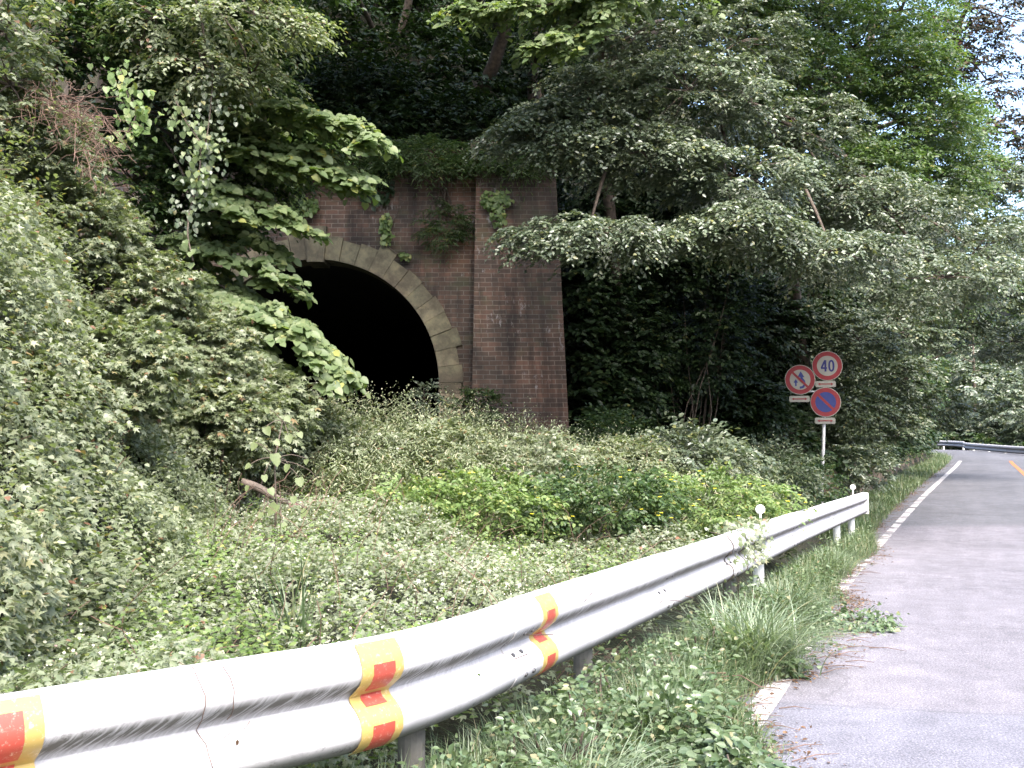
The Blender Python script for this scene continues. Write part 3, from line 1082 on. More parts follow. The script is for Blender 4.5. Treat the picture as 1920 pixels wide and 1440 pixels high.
# round delineators on short stems
def delineator(px):
    p, t, nn = rail_frame(RP, RS, s_at_px(px))
    base = p - nn*.05
    o = MB().tube([base + Vector((0, 0, -.05)), base + Vector((0, 0, .07))], .012, 8).build("delineator", M["white_post"], rail)
    c_ = base + Vector((0, 0, .108))
    view = Vector((-.35, -1, 0)).normalized()
    o2 = MB().tube([c_ - view*.012, c_ - view*.010, c_ + view*.010, c_ + view*.013], [.03, .043, .043, .038], 20).build("reflector", M["white_post"], o)
    o2.matrix_parent_inverse = Matrix.Identity(4)
    o3 = MB().tube([c_ + view*.013, c_ + view*.016], [.032, .028], 20).build("lens", M["glass"], o)
    o3.matrix_parent_inverse = Matrix.Identity(4)
delineator(1606); delineator(1437)

# far guardrail round the outside of the bend
fk = [P(1990, 836, 44), P(1920, 835.5, 47), P(1830, 830, 55), P(1762, 826, 62)]
FZ = [Vector(q) for q in fk]
kf = [(27.5, 38, 1.62), tuple(FZ[0]), tuple(FZ[1]), (FZ[2].x, FZ[2].y, FZ[2].z), tuple(FZ[3]), (21.5, 70, FZ[3].z + .1), (13, 78, FZ[3].z + .2)]
FP = catmull(kf, .4)
FS = np.concatenate([[0], np.cumsum(np.linalg.norm(np.diff(FP, axis=0), axis=1))])
# its road side lies on the left of its path, so sweep it the other way round
FP = FP[::-1].copy()
farr = empty("guardrail", tuple(FP[len(FP)//2]))
tag(farr, "white guardrail on short posts round the outside of the distant bend", "guardrail")
FS = np.concatenate([[0], np.cumsum(np.linalg.norm(np.diff(FP, axis=0), axis=1))])
farr.location = (FP[len(FP)//2][0], FP[len(FP)//2][1], 1.3)
half = FS[-1] * .55
FP2 = FP.copy()
beam_mesh("beam", FP2, 0, half, FS, M["rail"], farr, step=.4)
FP3 = FP.copy(); FP3[:, 2] -= .05
beam_mesh("beam", FP3, half - .1, FS[-1], FS, M["rail"], farr, off=.006, step=.4)
s_ = .6
while s_ < FS[-1]:
    p, t, nn = rail_frame(FP, FS, s_)
    c_ = p - nn*.09
    MB().tube([(c_.x, c_.y, p.z - 1.1), (c_.x, c_.y, p.z - .04)], .06, 10).build("post", M["white_post"], farr)
    s_ += 3.0

# ------------------------------------------------------------------ road signs on their pole
DS = 19.8
sb, st_ = P(1541, 985, DS), P(1550, 676, DS)
sign = empty("road_sign", (sb.x, DS, gpt(sb.x, DS).z))
tag(sign, "white sign pole carrying three round red-rimmed traffic signs beyond the guardrail end", "road sign")
tdir = (st_ - sb).normalized()
MB().tube([sb - tdir*.3 + Vector((0, .06, 0)), st_ + Vector((0, .06, 0))], .033, 14).build("pole", M["white_post"], sign, True)
face = Vector((-.12, -1, .0)).normalized()
fx = Vector((-face.y, face.x, 0)) * 1.0
fx = Vector((1, -.12, 0)).normalized()
fz = Vector((0, 0, 1))


def flat(name, pts2, c_, d0, mat, parent, th=.0015):
    """extruded plate from 2d outline in the sign plane"""
    n_ = len(pts2)
    v = [c_ + fx*a + fz*b_ + face*(d0 + th) for a, b_ in pts2] + [c_ + fx*a + fz*b_ + face*d0 for a, b_ in pts2]
    f = [tuple(range(n_)), tuple(range(2*n_ - 1, n_ - 1, -1))] + [(i, i + n_, (i+1) % n_ + n_, (i+1) % n_) for i in range(n_)]
    o = mesh_py(name, v, f, mat, parent)
    if parent is not sign: o.matrix_parent_inverse = Matrix.Identity(4)
    return o


def circ(r, n_=40, cx=0, cz=0): return [(cx + r*math.cos(2*math.pi*i/n_), cz + r*math.sin(2*math.pi*i/n_)) for i in range(n_)]
def stroke(pts, wd):
    """thick polyline outline"""
    pts = [Vector((a, b_)) for a, b_ in pts]
    L, Rr = [], []
    for i, p in enumerate(pts):
        t = (pts[min(i+1, len(pts)-1)] - pts[max(i-1, 0)]).normalized()
        nn = Vector((-t.y, t.x)) * wd / 2
        L.append(p + nn); Rr.append(p - nn)
    return [(q.x, q.y) for q in L + Rr[::-1]]
def bar(a, b_, wd): return stroke([a, b_], wd)


def roundrect(w_, h_, r_):
    out = []
    for cx, cz, a0 in ((w_/2-r_, h_/2-r_, 0), (-w_/2+r_, h_/2-r_, 90), (-w_/2+r_, -h_/2+r_, 180), (w_/2-r_, -h_/2+r_, 270)):
        for k in range(5):
            a = R(a0 + k*22.5); out.append((cx + r_*math.cos(a), cz + r_*math.sin(a)))
    return out


def disc(px, py, label, rad=.3):
    c_ = P(px, py, DS - .03)
    d_ = flat("sign_disc", circ(rad), c_, 0, M["signwhite"], sign, .006)
    d_["label"] = label
    flat("rim", circ(rad*.955), c_, .0075, M["red"], d_)
    return c_, d_


def plate(px, py):
    c_ = P(px, py, DS - .03)
    d_ = flat("arrow_plate", roundrect(.4, .125, .03), c_, 0, M["signwhite"], sign, .005)
    ar = [(-.155, 0), (-.105, .028), (-.105, .01), (.105, .01), (.105, .028), (.155, 0), (.105, -.028), (.105, -.01), (-.105, -.01), (-.105, -.028)]
    flat("arrow", ar, c_, .0065, M["red"], d_)


c_, d_ = disc(1551, 686, "round speed limit sign reading 40")
flat("panel", circ(.203), c_, .010, M["signwhite"], d_)
flat("number", stroke([(-.125, -.045), (-.03, -.045), (-.008, -.045)], .036), c_, .0125, M["navy"], d_)
flat("number", stroke([(-.038, -.115), (-.038, .115)], .038), c_, .0145, M["navy"], d_)
flat("number", stroke([(-.045, .11), (-.118, -.045)], .034), c_, .0165, M["navy"], d_)
oo = [(.075 + .042*math.cos(a), (.075 if math.sin(a) > 0 else -.075)*1.0*0 + .1*math.copysign(abs(math.sin(a))**.75, math.sin(a))) for a in np.linspace(0, 2*math.pi, 25)]
# zero as a closed ring
vo_, fo_ = [], []
for a in np.linspace(0, 2*math.pi, 25)[:-1]:
    for rr in (.060, .024):
        q = (.078 + rr*math.cos(a), (rr + .06)*math.copysign(abs(math.sin(a))**.8, math.sin(a)))
        vo_.append(c_ + fx*q[0] + fz*q[1] + face*.0145)
for i in range(24):
    j = (i+1) % 24
    fo_.append((2*i, 2*j, 2*j+1, 2*i+1))
zo = mesh_py("number", vo_, fo_, M["navy"], d_); zo.matrix_parent_inverse = Matrix.Identity(4)
plate(1548, 720)
c_, d_ = disc(1500, 712, "round no overtaking sign with blue arrows and a red slash")
flat("panel", circ(.203), c_, .010, M["signwhite"], d_)
flat("arrow", stroke([(-.01, -.16), (.05, -.15), (.09, -.10), (.075, -.03), (.035, .02), (.02, .07)], .045), c_, .0125, M["blue"], d_)
flat("arrow", [(-.045, .06), (.012, .17), (.085, .05)], c_, .0145, M["blue"], d_)
flat("arrow", bar((-.085, -.13), (-.085, -.05), .03), c_, .0125, M["blue"], d_)
flat("arrow", [(-.13, -.06), (-.085, .015), (-.04, -.06)], c_, .0145, M["blue"], d_)
flat("slash", bar((-.155, .155), (.155, -.155), .045), c_, .0165, M["red"], d_)
plate(1499, 748)
c_, d_ = disc(1548, 754, "round blue no parking sign with a red slash")
flat("panel", circ(.203), c_, .010, M["blue"], d_)
flat("slash", bar((-.155, .155), (.155, -.155), .05), c_, .0125, M["red"], d_)
plate(1547, 789)
a_, b_ = P(1500, 735, DS + .01), P(1549, 733, DS + .01)
MB().tube([a_, b_], .018, 8).build("bracket", M["steel"], sign)
for px, py in ((1551, 690), (1548, 757)):
    q = P(px, py, DS); MB().tube([q + fx*-.1 + Vector((0, .0, 0)), q + fx*.1 + Vector((0, .0, 0))], .016, 8).build("bracket", M["steel"], sign)

# ------------------------------------------------------------------ low retaining wall beside the verge
WL = catmull([(6.9, 21.6, .35), (9.2, 25.8, .55), (13.1, 33.8, .8), (19.05, 45.4, 1.05)], .5)
tp_, bt = WL.copy(), WL.copy()
tp_[:, 2] += .62; bt[:, 2] -= .5
A0, A1 = offset_line(bt, .12), offset_line(tp_, .0)
B0, B1 = offset_line(bt, -.35), offset_line(tp_, -.3)
v, f = [], []
for i in range(len(WL)):
    jz = .015*math.sin(i*2.3)
    for q in (A0[i], A1[i] + np.array([0, 0, jz]), B1[i] + np.array([0, 0, jz]), B0[i]): v.append(q)
for i in range(len(WL) - 1):
    for j in range(3): f.append((i*4+j, (i+1)*4+j, (i+1)*4+j+1, i*4+j+1))
f.append((0, 1, 2, 3)); k = (len(WL)-1)*4; f.append((k+3, k+2, k+1, k))
o = mesh_py("retaining_wall", v, f, M["concrete"])
tag(o, "low brown stained retaining wall along the foot of the slope beside the road", "wall")
# ================================================================== vegetation
def gz(x, y): return ground(x, y)


def gnormal(x, y, e=.25):
    a = (gz(x+e, y) - gz(x-e, y)) / (2*e)
    b_ = (gz(x, y+e) - gz(x, y-e)) / (2*e)
    return norm(np.stack([-a, -b_, np.ones_like(a)], 1))


RPL = RP[::4, :2]
RPL = np.vstack([[-6.0, -2.2], RPL])

# ---- low vines over the field behind the rail
def field_mask(x, y):
    dr_, _, _ = sdist(RPL, x, y)
    df, _, _ = sdist(FOOT, x, y)
    de, _, _ = sdist(EDGE, x, y)
    return (np.where(y < 16.2, dr_ > .10, de > 1.2)) & (df < .35) & (de > .9) & (y < 20)


def field_cover(x, y):
    c_ = .36 + .15*wob(x, y, 1.5, 1.0) + .09*wob(x, y, 4.5, 3.0)
    return c_ * (1 - .45*sstep(5.5, 7.5, y)*(1-sstep(.2, 1.0, -sdist(RPL, x, y)[0]*-1)) )


n_ = 620000
y = np.exp(rng.uniform(np.log(.8), np.log(18), n_))
x = rng.uniform(-4.5, 8.5, n_)
vis = (np.abs(x) < .62*y + .6)
x, y = x[vis], y[vis]
mk = field_mask(x, y)
x, y = x[mk], y[mk]
cov = field_cover(x, y)
z = gz(x, y) + cov * (1 - .55*rng.random(len(x))**1.8)
p = np.stack([x, y, z], 1)
nr = norm(np.array([0, -.25, 1.0]) + rng.normal(0, .5, p.shape))
th = rng.uniform(0, 2*np.pi, len(p))
dr = np.stack([np.cos(th), np.sin(th), rng.normal(-.15, .3, len(p))], 1)
patchy = wob(x, y, .9, 5.0)
rnd = np.clip(rng.normal(.50, .2, len(p)) + .14*patchy, 0, .95)
rnd = np.where(rng.random(len(rnd)) < .006, 1.0, rnd)
sel = rng.random(len(p)) < .5
sz = rng.uniform(.02, .052, len(p)) * np.where(y > 9, 1.3, 1.0)
tag(leaves("vines", p[sel], dr[sel], nr[sel], sz[sel], 'lobed', G["field"], None, rnd[sel]),
    "pale lobed vines carpeting the open ground behind the white guardrail", "ground vines", kind="stuff")
q = ~sel
tag(leaves("ground_cover", p[q], dr[q], nr[q], sz[q]*.75, 'ovate', G["field"], None, rnd[q]),
    "small oval-leaved weeds mixed through the pale vines behind the guardrail", "weeds", kind="stuff")
# tiny pale flower heads
k = rng.random(len(p)) < .15
pb = p[k] + np.array([0, 0, .05])
pb = pb[(wob(pb[:, 0], pb[:, 1], 1.1, 9.0) > -.1) & (pb[:, 1] < 9)]
tag(leaves("flower_heads", pb, rng.normal(0, 1, pb.shape), rng.normal(0, 1, pb.shape), rng.uniform(.008, .016, len(pb)), 'bit', G["bud"]),
    "tiny whitish flower heads sprinkled over the pale vines near the guardrail", "flowers", kind="stuff")

# ---- vines over the left bank
n_ = 480000
y = rng.uniform(1.2, 14.5, n_) ** 1.0
x = rng.uniform(-7.5, -1.2, n_)
df, _, _ = sdist(FOOT, x, y)
mk = (df > -.15) & (df < 4.5)
x, y, df = x[mk], y[mk], df[mk]
gn = gnormal(x, y)
lump = .38 + .22*wob(x*1.0, y, 1.5, 4.0) + .14*wob(x, y, 3.9, 1.0) + .05*wob(x, y, 9, 2)
hole = (wob(x, y, 2.3, 7.0) > .75) & (rng.random(len(x)) < .5)
lump = np.where(hole, lump*.2, lump)
off = lump * (1 - .5*rng.random(len(x))**2) + .02
off = np.maximum(off, .03) * sstep(-.2, .5, df)
p = np.stack([x, y, gz(x, y)], 1) + gn * off[:, None] + np.array([0, 0, 1]) * (.35*(1-sstep(-.2, .8, df)))[:, None]
nr = norm(gn*.45 + np.array([0.1, -.3, .7]) + rng.normal(0, .52, p.shape))
dr = norm(np.stack([gn[:, 0], gn[:, 1], -.5*np.ones(len(p))], 1) + rng.normal(0, .55, p.shape))
rnd = np.clip(rng.normal(.5, .23, len(p)) + .22*wob(x, y, 1.7, 2.0), 0, .95)
rnd = np.where(rng.random(len(rnd)) < .005, 1.0, rnd)
sel = rng.random(len(p)) < .48
sz = rng.uniform(.02, .058, len(p)) * (1 + .25*wob(x, y, 1.9, 8))
tag(leaves("vines", p[sel], dr[sel], nr[sel], sz[sel], 'lobed', G["vine"], None, rnd[sel]),
    "thick blanket of lobed vines covering the steep left bank", "bank vines", kind="stuff")
q = ~sel
tag(leaves("undergrowth", p[q], dr[q], nr[q], sz[q]*.7, 'ovate', G["vine"], None, rnd[q]),
    "small-leaved creepers tangled among the vines on the steep left bank", "creepers", kind="stuff")


# sprigs standing out of the field and the bank
def sprigs(name, label, x, y, z0, up_, hh, mat, size, cat):
    n_ = len(x)
    PO, DR, NR, SZ = [], [], [], []
    ln = rng.normal(0, .35, (n_, 2))
    NLF = 12
    for k in range(NLF):
        t = .15 + .85*(k + .5)/NLF
        c_ = np.stack([x, y, z0], 1) + up_*(hh*t)[:, None]
        c_[:, 0] += ln[:, 0]*hh*t*t; c_[:, 1] += ln[:, 1]*hh*t*t
        th = k*2.4 + rng.uniform(0, .8, n_)
        PO.append(c_); DR.append(np.stack([np.cos(th), np.sin(th), .15 - .5*t + 0*th], 1)); NR.append(np.stack([0*th, -.3 + 0*th, 1 + 0*th], 1) + rng.normal(0, .25, (n_, 3)))
        SZ.append(size*(1.2 - .6*t)*rng.uniform(.8, 1.2, n_))
    tag(leaves(name, np.concatenate(PO), np.concatenate(DR), np.concatenate(NR), np.concatenate(SZ), 'ovate', G[mat]), label, cat, kind="stuff")


x = rng.uniform(-4, 5, 9000); y = np.exp(rng.uniform(np.log(1.6), np.log(12), 9000))
mk = field_mask(x, y) & (np.abs(x) < .6*y + .4) & (wob(x, y, 1.4, 12) > -.1)
x, y = x[mk][:1500], y[mk][:1500]
sprigs("weeds", "slender sprigs poking up from the pale vines behind the guardrail", x, y, gz(x, y) + .12, np.array([[0, 0, 1.0]]), rng.uniform(.22, .48, len(x)), "lime", .045, "sprigs")
x = rng.uniform(-6.5, -1.6, 9000); y = rng.uniform(2.5, 13, 9000)
df, _, _ = sdist(FOOT, x, y)
mk = (df > 0) & (df < 4.2) & (wob(x, y, 1.2, 15) > -.1)
x, y = x[mk][:1900], y[mk][:1900]
gn = gnormal(x, y)
sprigs("weeds", "leafy sprigs sticking out of the vines all over the left bank", x, y, gz(x, y) + .1, norm(gn + np.array([0, -.1, .8])), rng.uniform(.4, .85, len(x)), "vine", .06, "sprigs")
# dry stalks among the vines
mb = MB()
for i in range(420):
    if i % 2: xx = random.uniform(-2.2, 1.5); yy = random.uniform(3.2, 10)
    else: xx = random.uniform(-5, -2); yy = random.uniform(3, 12)
    if sdist(RPL, np.array([xx]), np.array([yy]))[0][0] < .15 and yy < 16: continue
    b0 = gpt(xx, yy, .3); L = random.uniform(.2, .5)
    mb.tube(curve3(b0, b0 + Vector((random.gauss(.1, .2), random.gauss(0, .2), random.uniform(.05, .45))), .1, 4, .08), .0022, 3)
tag(mb.build("dead_stems", M["twig"]), "thin dry stalks scattered among the pale vines and on the bank", "dry stalks", kind="stuff")

# ---- shrubs
def shrub(name, label, cat, group, c_, r, k, mat, leaf='ovate', lsize=.06, spray=.28, ntw=4, nlf=8, droop=.3, tilt=.4, shell=.3, flowers=0, nstem=9, base=None):
    c_ = Vector(c_)
    g = gpt(c_.x, c_.y) if base is None else Vector(base)
    root = empty(name, tuple(g))
    tag(root, label, cat, group)
    pts, dd = blob_pts(c_, r, k, shell)
    low = gz(pts[:, 0], pts[:, 1]) + .05
    pts[:, 2] = np.maximum(pts[:, 2], low)
    mb = MB()
    for i in range(nstem):
        q = pts[rng.integers(k)]
        mb.tube(curve3(g + Vector((rng.normal(0, .08), rng.normal(0, .08), -.05)), q, .02, 5, .06), [.018, .015, .012, .009, .006, .004], 5)
    mb.build("stem", M["bark"], root, True)
    a_ = sprays(pts, dd + np.array([0, -.15, .15]), spray*rng.uniform(.7, 1.2, k), ntw, nlf, droop, tilt)
    leaves("foliage", *a_, lsize*rng.uniform(.65, 1.25, len(a_[0])), leaf, G[mat], root)
    if flowers:
        fp, fd = blob_pts(c_, np.array(r)*1.12, flowers, .9)
        fp = fp[fp[:, 2] > c_.z - r[2]*.5]
        an = np.arange(5)*2*np.pi/5
        dr_ = np.stack([np.cos(an), np.sin(an), .3 + 0*an], 1)
        for q in fp:
            leaves("flower", np.tile(q, (5, 1)), dr_, np.tile([0, -.4, 1.0], (5, 1)), .022, 'bit', G["petal"], root)
    return root


def at(px, py, d): return P(px, py, d)

gB = "bright green bushes among the weeds behind the guardrail"
shrub("shrub", "lime green bush dotted yellow, in front of the brick pilaster", "bush", gB, at(905, 950, 10.0), (.85, .55, .33), 170, "lime", lsize=.055, flowers=16)
shrub("shrub", "green bush with small yellow flowers, just right of the lime bush", "bush", gB, at(1120, 940, 10.4), (.95, .6, .34), 190, "green", lsize=.055, flowers=26)
shrub("shrub", "low yellow-flowered bush beside the guardrail, nearest the round marker", "bush", gB, at(1330, 945, 11.0), (1.0, .7, .33), 230, "lime", lsize=.05, flowers=46)
shrub("shrub", "small lime green bush at the left end of the bright green bushes", "bush", gB, at(775, 955, 9.7), (.5, .4, .3), 110, "lime", lsize=.05, flowers=6)
gS = "shrubs in front of the dark hollow"
shrub("shrub", "pale mounded shrub with arching leafy stems in front of the dark hollow", "shrub", gS, at(1300, 880, 13.2), (.85, .7, .55), 260, "pale", lsize=.075, spray=.4)
shrub("shrub", "dark green shrub between the pale mounded shrub and the sign pole", "shrub", gS, at(1440, 885, 15.5), (.8, .7, .48), 240, "roadside", lsize=.05, spray=.35)
shrub("shrub", "dull green shrub at the foot of the brick pilaster's right side", "shrub", gS, at(1150, 845, 15.6), (.75, .7, .6), 200, "green", lsize=.07, spray=.35)
shrub("shrub", "low shrub close around the base of the sign pole", "shrub", gS, at(1500, 915, 17.5), (.8, .8, .55), 180, "green", lsize=.06)
shrub("shrub", "leafy shrub between the sign pole and the low wall", "shrub", gS, at(1600, 860, 22.5), (.9, .9, .7), 200, "pale", lsize=.07)
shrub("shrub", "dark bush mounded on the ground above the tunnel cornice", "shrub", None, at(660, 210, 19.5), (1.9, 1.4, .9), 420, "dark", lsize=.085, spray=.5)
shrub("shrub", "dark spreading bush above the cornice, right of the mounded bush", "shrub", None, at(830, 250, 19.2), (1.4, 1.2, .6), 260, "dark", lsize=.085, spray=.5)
shrub("fern", "fern-like weeds spilling over the tunnel cornice left of the pilaster", "fern", None, at(800, 292, 16.7), (1.1, .3, .26), 200, "mid", leaf='narrow', lsize=.10, spray=.42, droop=.7, base=at(800, 285, 17.3))
shrub("fern", "small fern hanging over the cap of the brick pilaster", "fern", None, at(965, 292, 16.5), (.6, .25, .25), 110, "mid", leaf='narrow', lsize=.10, spray=.4, droop=.7, base=at(950, 285, 17.3))
shrub("fern", "fern spilling over the cornice above the stone keystone", "fern", None, at(590, 292, 16.7), (.8, .3, .28), 130, "green", leaf='narrow', lsize=.10, spray=.4, droop=.7, base=at(600, 285, 17.3))
shrub("sapling", "wispy green sapling growing from the brickwork left of the pilaster", "sapling", None, at(835, 425, 16.75), (.4, .14, .42), 60, "green", leaf='narrow', lsize=.085, spray=.3, droop=.4, base=at(830, 345, 16.99), nstem=5)
shrub("weed", "feathery weed at the foot of the arch beside the stone jamb", "weed", None, at(805, 745, 15.9), (.22, .2, .24), 18, "pale", leaf='ovate', lsize=.06, spray=.3, base=(at(805, 745, 15.9).x, 15.9, 0))
shrub("shrub", "small green bush at the pilaster foot beside the arch", "shrub", None, at(895, 765, 15.9), (.38, .25, .35), 60, "green", lsize=.05, spray=.25)


# ---- creepers on the portal brick
def creeper(label, cx, cy, rx, rz, k, mat="lime", lsize=.085, d=16.93, stem=None):
    c_ = P(cx, cy, d)
    root = empty("creeper", tuple(c_)); tag(root, label, "creeper", "creepers growing on the tunnel brickwork")
    mb = MB()
    top = stem or (cx + 6, cy - rz - 30)
    mb.tube(curve3(P(top[0], top[1], d), P(cx, cy + rz*.8, d), 0, 6, .04), [.009]*6 + [.005], 5)
    mb.build("stem", M["bark"], root, True)
    th = rng.uniform(0, 2*np.pi, k); rr = np.sqrt(rng.random(k))
    pp = np.array([tuple(P(cx + rx*a, cy + rz*b_, d)) for a, b_ in zip(np.cos(th)*rr, np.sin(th)*rr)])
    pp[:, 1] -= rng.uniform(0, .12, k)
    dr_ = np.array([0, -.3, -1.0]) + rng.normal(0, .5, (k, 3))
    nr_ = np.array([0, -1, .7]) + rng.normal(0, .3, (k, 3))
    leaves("foliage", pp, dr_, nr_, lsize*rng.uniform(.6, 1.2, k), 'wide', G[mat], root)


creeper("bright green creeper clump on the wall above the left voussoirs", 565, 388, 32, 22, 150)
creeper("narrow bright green creeper hanging above the arch, right of the keystone", 725, 430, 10, 32, 70, stem=(750, 360))
creeper("tiny creeper tuft just above the arch stones", 757, 480, 10, 7, 20, stem=(728, 462))
creeper("bright creeper clump across the upper left edge of the brick pilaster", 930, 375, 30, 18, 120, d=16.58)
creeper("short creeper tail hanging below the pilaster's creeper clump", 935, 405, 14, 18, 50, d=16.56, stem=(950, 380))
creeper("dark creeper mass under the cornice, above the keystone's right", 705, 350, 36, 40, 190, "dark", stem=(700, 312))

gW = "leafy weed clumps in front of the tunnel"
shrub("weed", "pale leafy clump among the tall weeds, left of the tunnel mouth's centre", "weed clump", gW, at(650, 850, 11.6), (.6, .5, .38), 170, "field", leaf='lobed', lsize=.05, spray=.24)
shrub("weed", "pale leafy clump among the tall weeds straight below the right jamb", "weed clump", gW, at(830, 850, 12.0), (.6, .5, .36), 170, "vine", lsize=.055, spray=.26)
shrub("weed", "pale leafy clump among the tall weeds below the brick pilaster", "weed clump", gW, at(1010, 862, 12.2), (.6, .5, .32), 160, "field", leaf='lobed', lsize=.05, spray=.24)
shrub("weed", "leafy clump at the left end of the tall weeds beside the bank", "weed clump", gW, at(585, 800, 11.8), (.45, .45, .4), 140, "vine", leaf='lobed', lsize=.055, spray=.24)
shrub("weed", "leafy clump ending the tall weeds on the right, below the hollow", "weed clump", gW, at(1180, 870, 12.6), (.55, .5, .32), 150, "vine", lsize=.05, spray=.24)

# ---- tall weeds before the portal
n_ = 3000
x = rng.uniform(-3.2, 4.6, n_); y = rng.uniform(10.6, 15.6, n_)
mk = (sdist(FOOT, x, y)[0] < .2) & (y > 10.6 + .25*np.clip(x, 0, 9)) & (x < 3.3)
x, y = x[mk], y[mk]
n_ = len(x)
g = gz(x, y)
hmax = np.interp(x, [-3, -1.5, -.3, .3, 1.0, 2.0, 4.5], [1.85, 1.9, 1.86, 1.7, 1.58, 1.42, 1.2])
hh = hmax * np.interp(y, [10.6, 11.5, 12.6, 13.6], [.42, .6, .86, 1]) * rng.uniform(.72, 1.06, n_)
PO, DR, NR, SZ = [], [], [], []
lean = rng.normal(0, .13, (n_, 2)) + np.array([.03, -.05])
NL = 34
for k in range(NL):
    t = .28 + .72 * (k + rng.random(n_)) / NL
    px_ = x + lean[:, 0]*hh*t*t; py_ = y + lean[:, 1]*hh*t*t; pz_ = g + hh*t
    th = k*2.4 + rng.uniform(0, 1.2, n_)
    PO.append(np.stack([px_, py_, pz_], 1)); DR.append(np.stack([np.cos(th), np.sin(th), .1 - .5*t + rng.normal(0, .25, n_)], 1))
    NR.append(np.stack([rng.normal(0, .3, n_), rng.normal(0, .3, n_), np.ones(n_)], 1)); SZ.append(rng.uniform(.08, .14, n_)*(1.15-.45*t))
PO, DR, NR, SZ = map(np.concatenate, (PO, DR, NR, SZ))
tag(leaves("weeds", PO, DR, NR, SZ, 'narrow', G["weed"]), "waist-high pale weeds growing in front of the tunnel mouth", "tall weeds", kind="stuff")
PO, DR = [], []
for k in range(7):
    t = rng.uniform(.92, 1.06, n_)
    PO.append(np.stack([x + lean[:, 0]*hh*t*t + rng.normal(0, .035, n_), y + lean[:, 1]*hh*t*t + rng.normal(0, .035, n_), g + hh*t], 1))
    DR.append(rng.normal(0, 1, (n_, 3)))
PO, DR = np.concatenate(PO), np.concatenate(DR)
tag(leaves("seed_heads", PO, DR, rng.normal(0, 1, PO.shape), .024, 'ovate', G["weed"], None, rng.uniform(.45, .97, len(PO))), "straw coloured seed heads topping the tall weeds by the tunnel", "seed heads", kind="stuff")


# ---- grass blades
def blades(name, base, h, lean, mat, width=.007, parent=None, seg=4, rnd=None):
    n_ = len(base)
    th = rng.uniform(0, 2*np.pi, n_)
    ld = np.stack([np.cos(th), np.sin(th)], 1)
    if lean.ndim == 2: ld = lean; ln = np.ones(n_)
    else: ln = lean
    wd = np.stack([-ld[:, 1], ld[:, 0]], 1); wd = wd / np.maximum(np.linalg.norm(wd, axis=1, keepdims=True), 1e-6)
    V = np.zeros((n_, 2*seg + 1, 3))
    w_ = np.broadcast_to(width, (n_,))
    for k in range(seg + 1):
        t = k / seg
        c_ = base.copy()
        c_[:, :2] += ld * (ln * h * t**1.8)[:, None]
        c_[:, 2] += h * (t - .42*np.clip(ln if lean.ndim == 1 else np.linalg.norm(lean, axis=1), 0, 1.6)*t**2.4)
        if k < seg:
            off = wd * (w_ * (1 - t**2) * .5 + .0005)[:, None]
            V[:, 2*k, :] = c_; V[:, 2*k, :2] += off
            V[:, 2*k+1, :] = c_; V[:, 2*k+1, :2] -= off
        else:
            V[:, 2*seg, :] = c_
    K = 2*seg + 1
    ff_, ls = [], []
    for k in range(seg - 1): ff_ += [2*k, 2*k+1, 2*k+3, 2*k+2]; ls.append(4)
    ff_ += [2*seg-2, 2*seg-1, 2*seg]; ls.append(3)
    FL = (np.arange(n_)[:, None]*K + np.array(ff_)[None]).ravel()
    lens = np.tile(ls, n_)
    st = np.concatenate([[0], np.cumsum(lens)[:-1]])
    if rnd is None: rnd = rng.random(n_)
    return mesh_np(name, V.reshape(-1, 3), FL, st, np.repeat(rnd, K), G[mat], parent)


EK = EDGE[:int(np.argmax(EDGE[:, 1] > 54))]
BY = [0, 4.4, 4.9, 5.35, 6.0, 6.3, 7.4, 8.0, 8.4, 9.0, 9.5, 10, 11, 12, 13.5, 14.5, 16, 18, 30, 45, 52, 60]
BO = [.30, .30, .10, -.14, -.12, .16, .30, .14, .02, .14, .18, -.02, -.08, -.05, .02, .03, -.22, -.32, -.38, -.40, -.42, -.42]


def verge_sample(n_, ymax, power=1.0):
    y = np.exp(rng.uniform(np.log(.9), np.log(ymax), n_))
    x = np.interp(y, EK[:, 1], EK[:, 0]) + .45 - rng.uniform(0, 1, n_) * np.interp(y, [0, 16, 20], [2.2, 2.6, 3.6])
    mk = np.abs(x) < .56*y + .5
    x, y = x[mk], y[mk]
    de, ie, fe = sdist(EDGE, x, y)
    dr_, _, _ = sdist(RPL, x, y)
    df, _, _ = sdist(FOOT, x, y)
    lim = -np.interp(y, BY, BO) + .05*wob(x, y, 6) + .03*rng.normal(0, 1, len(x))
    mk = (de > lim) & np.where(y < 16.4, dr_ < .02, de < 9) & (df < -.02) & (de < 3.2)
    return x[mk], y[mk], de[mk]


x, y, de = verge_sample(260000, 50)
edge_t = np.clip((de + .35) / .6, .25, 1)
base = np.stack([x, y, gz(x, y) - .01], 1)
base[:, 2] = np.maximum(base[:, 2], 0*base[:, 2] + base[:, 2])
h = rng.uniform(.12, .40, len(x)) * edge_t * (1 + .4*wob(x, y, 1.6)) * np.where(y > 12, 1.2, 1) * np.where(y > 21, .6, 1)
drl = -sdist(RPL, x, y)[0]
h = h * np.where(y < 16, 1 + .7*np.exp(-(drl/.28)**2), 1)
h = np.clip(h, .03, .5)
h = np.where((drl < .3) & (y < 16.6), np.minimum(h, .42), h)
tag(blades("grass", base, h, rng.uniform(.2, 1.0, len(x)), "grass", np.where(y > 15, .012, .0065)), "short rough grass growing along the verge between guardrail and road", "grass", kind="stuff")
print("grass", len(x))
x, y, de = verge_sample(90000, 26)
kk = rng.random(len(x)) < .5
x, y, de = x[kk], y[kk], de[kk]
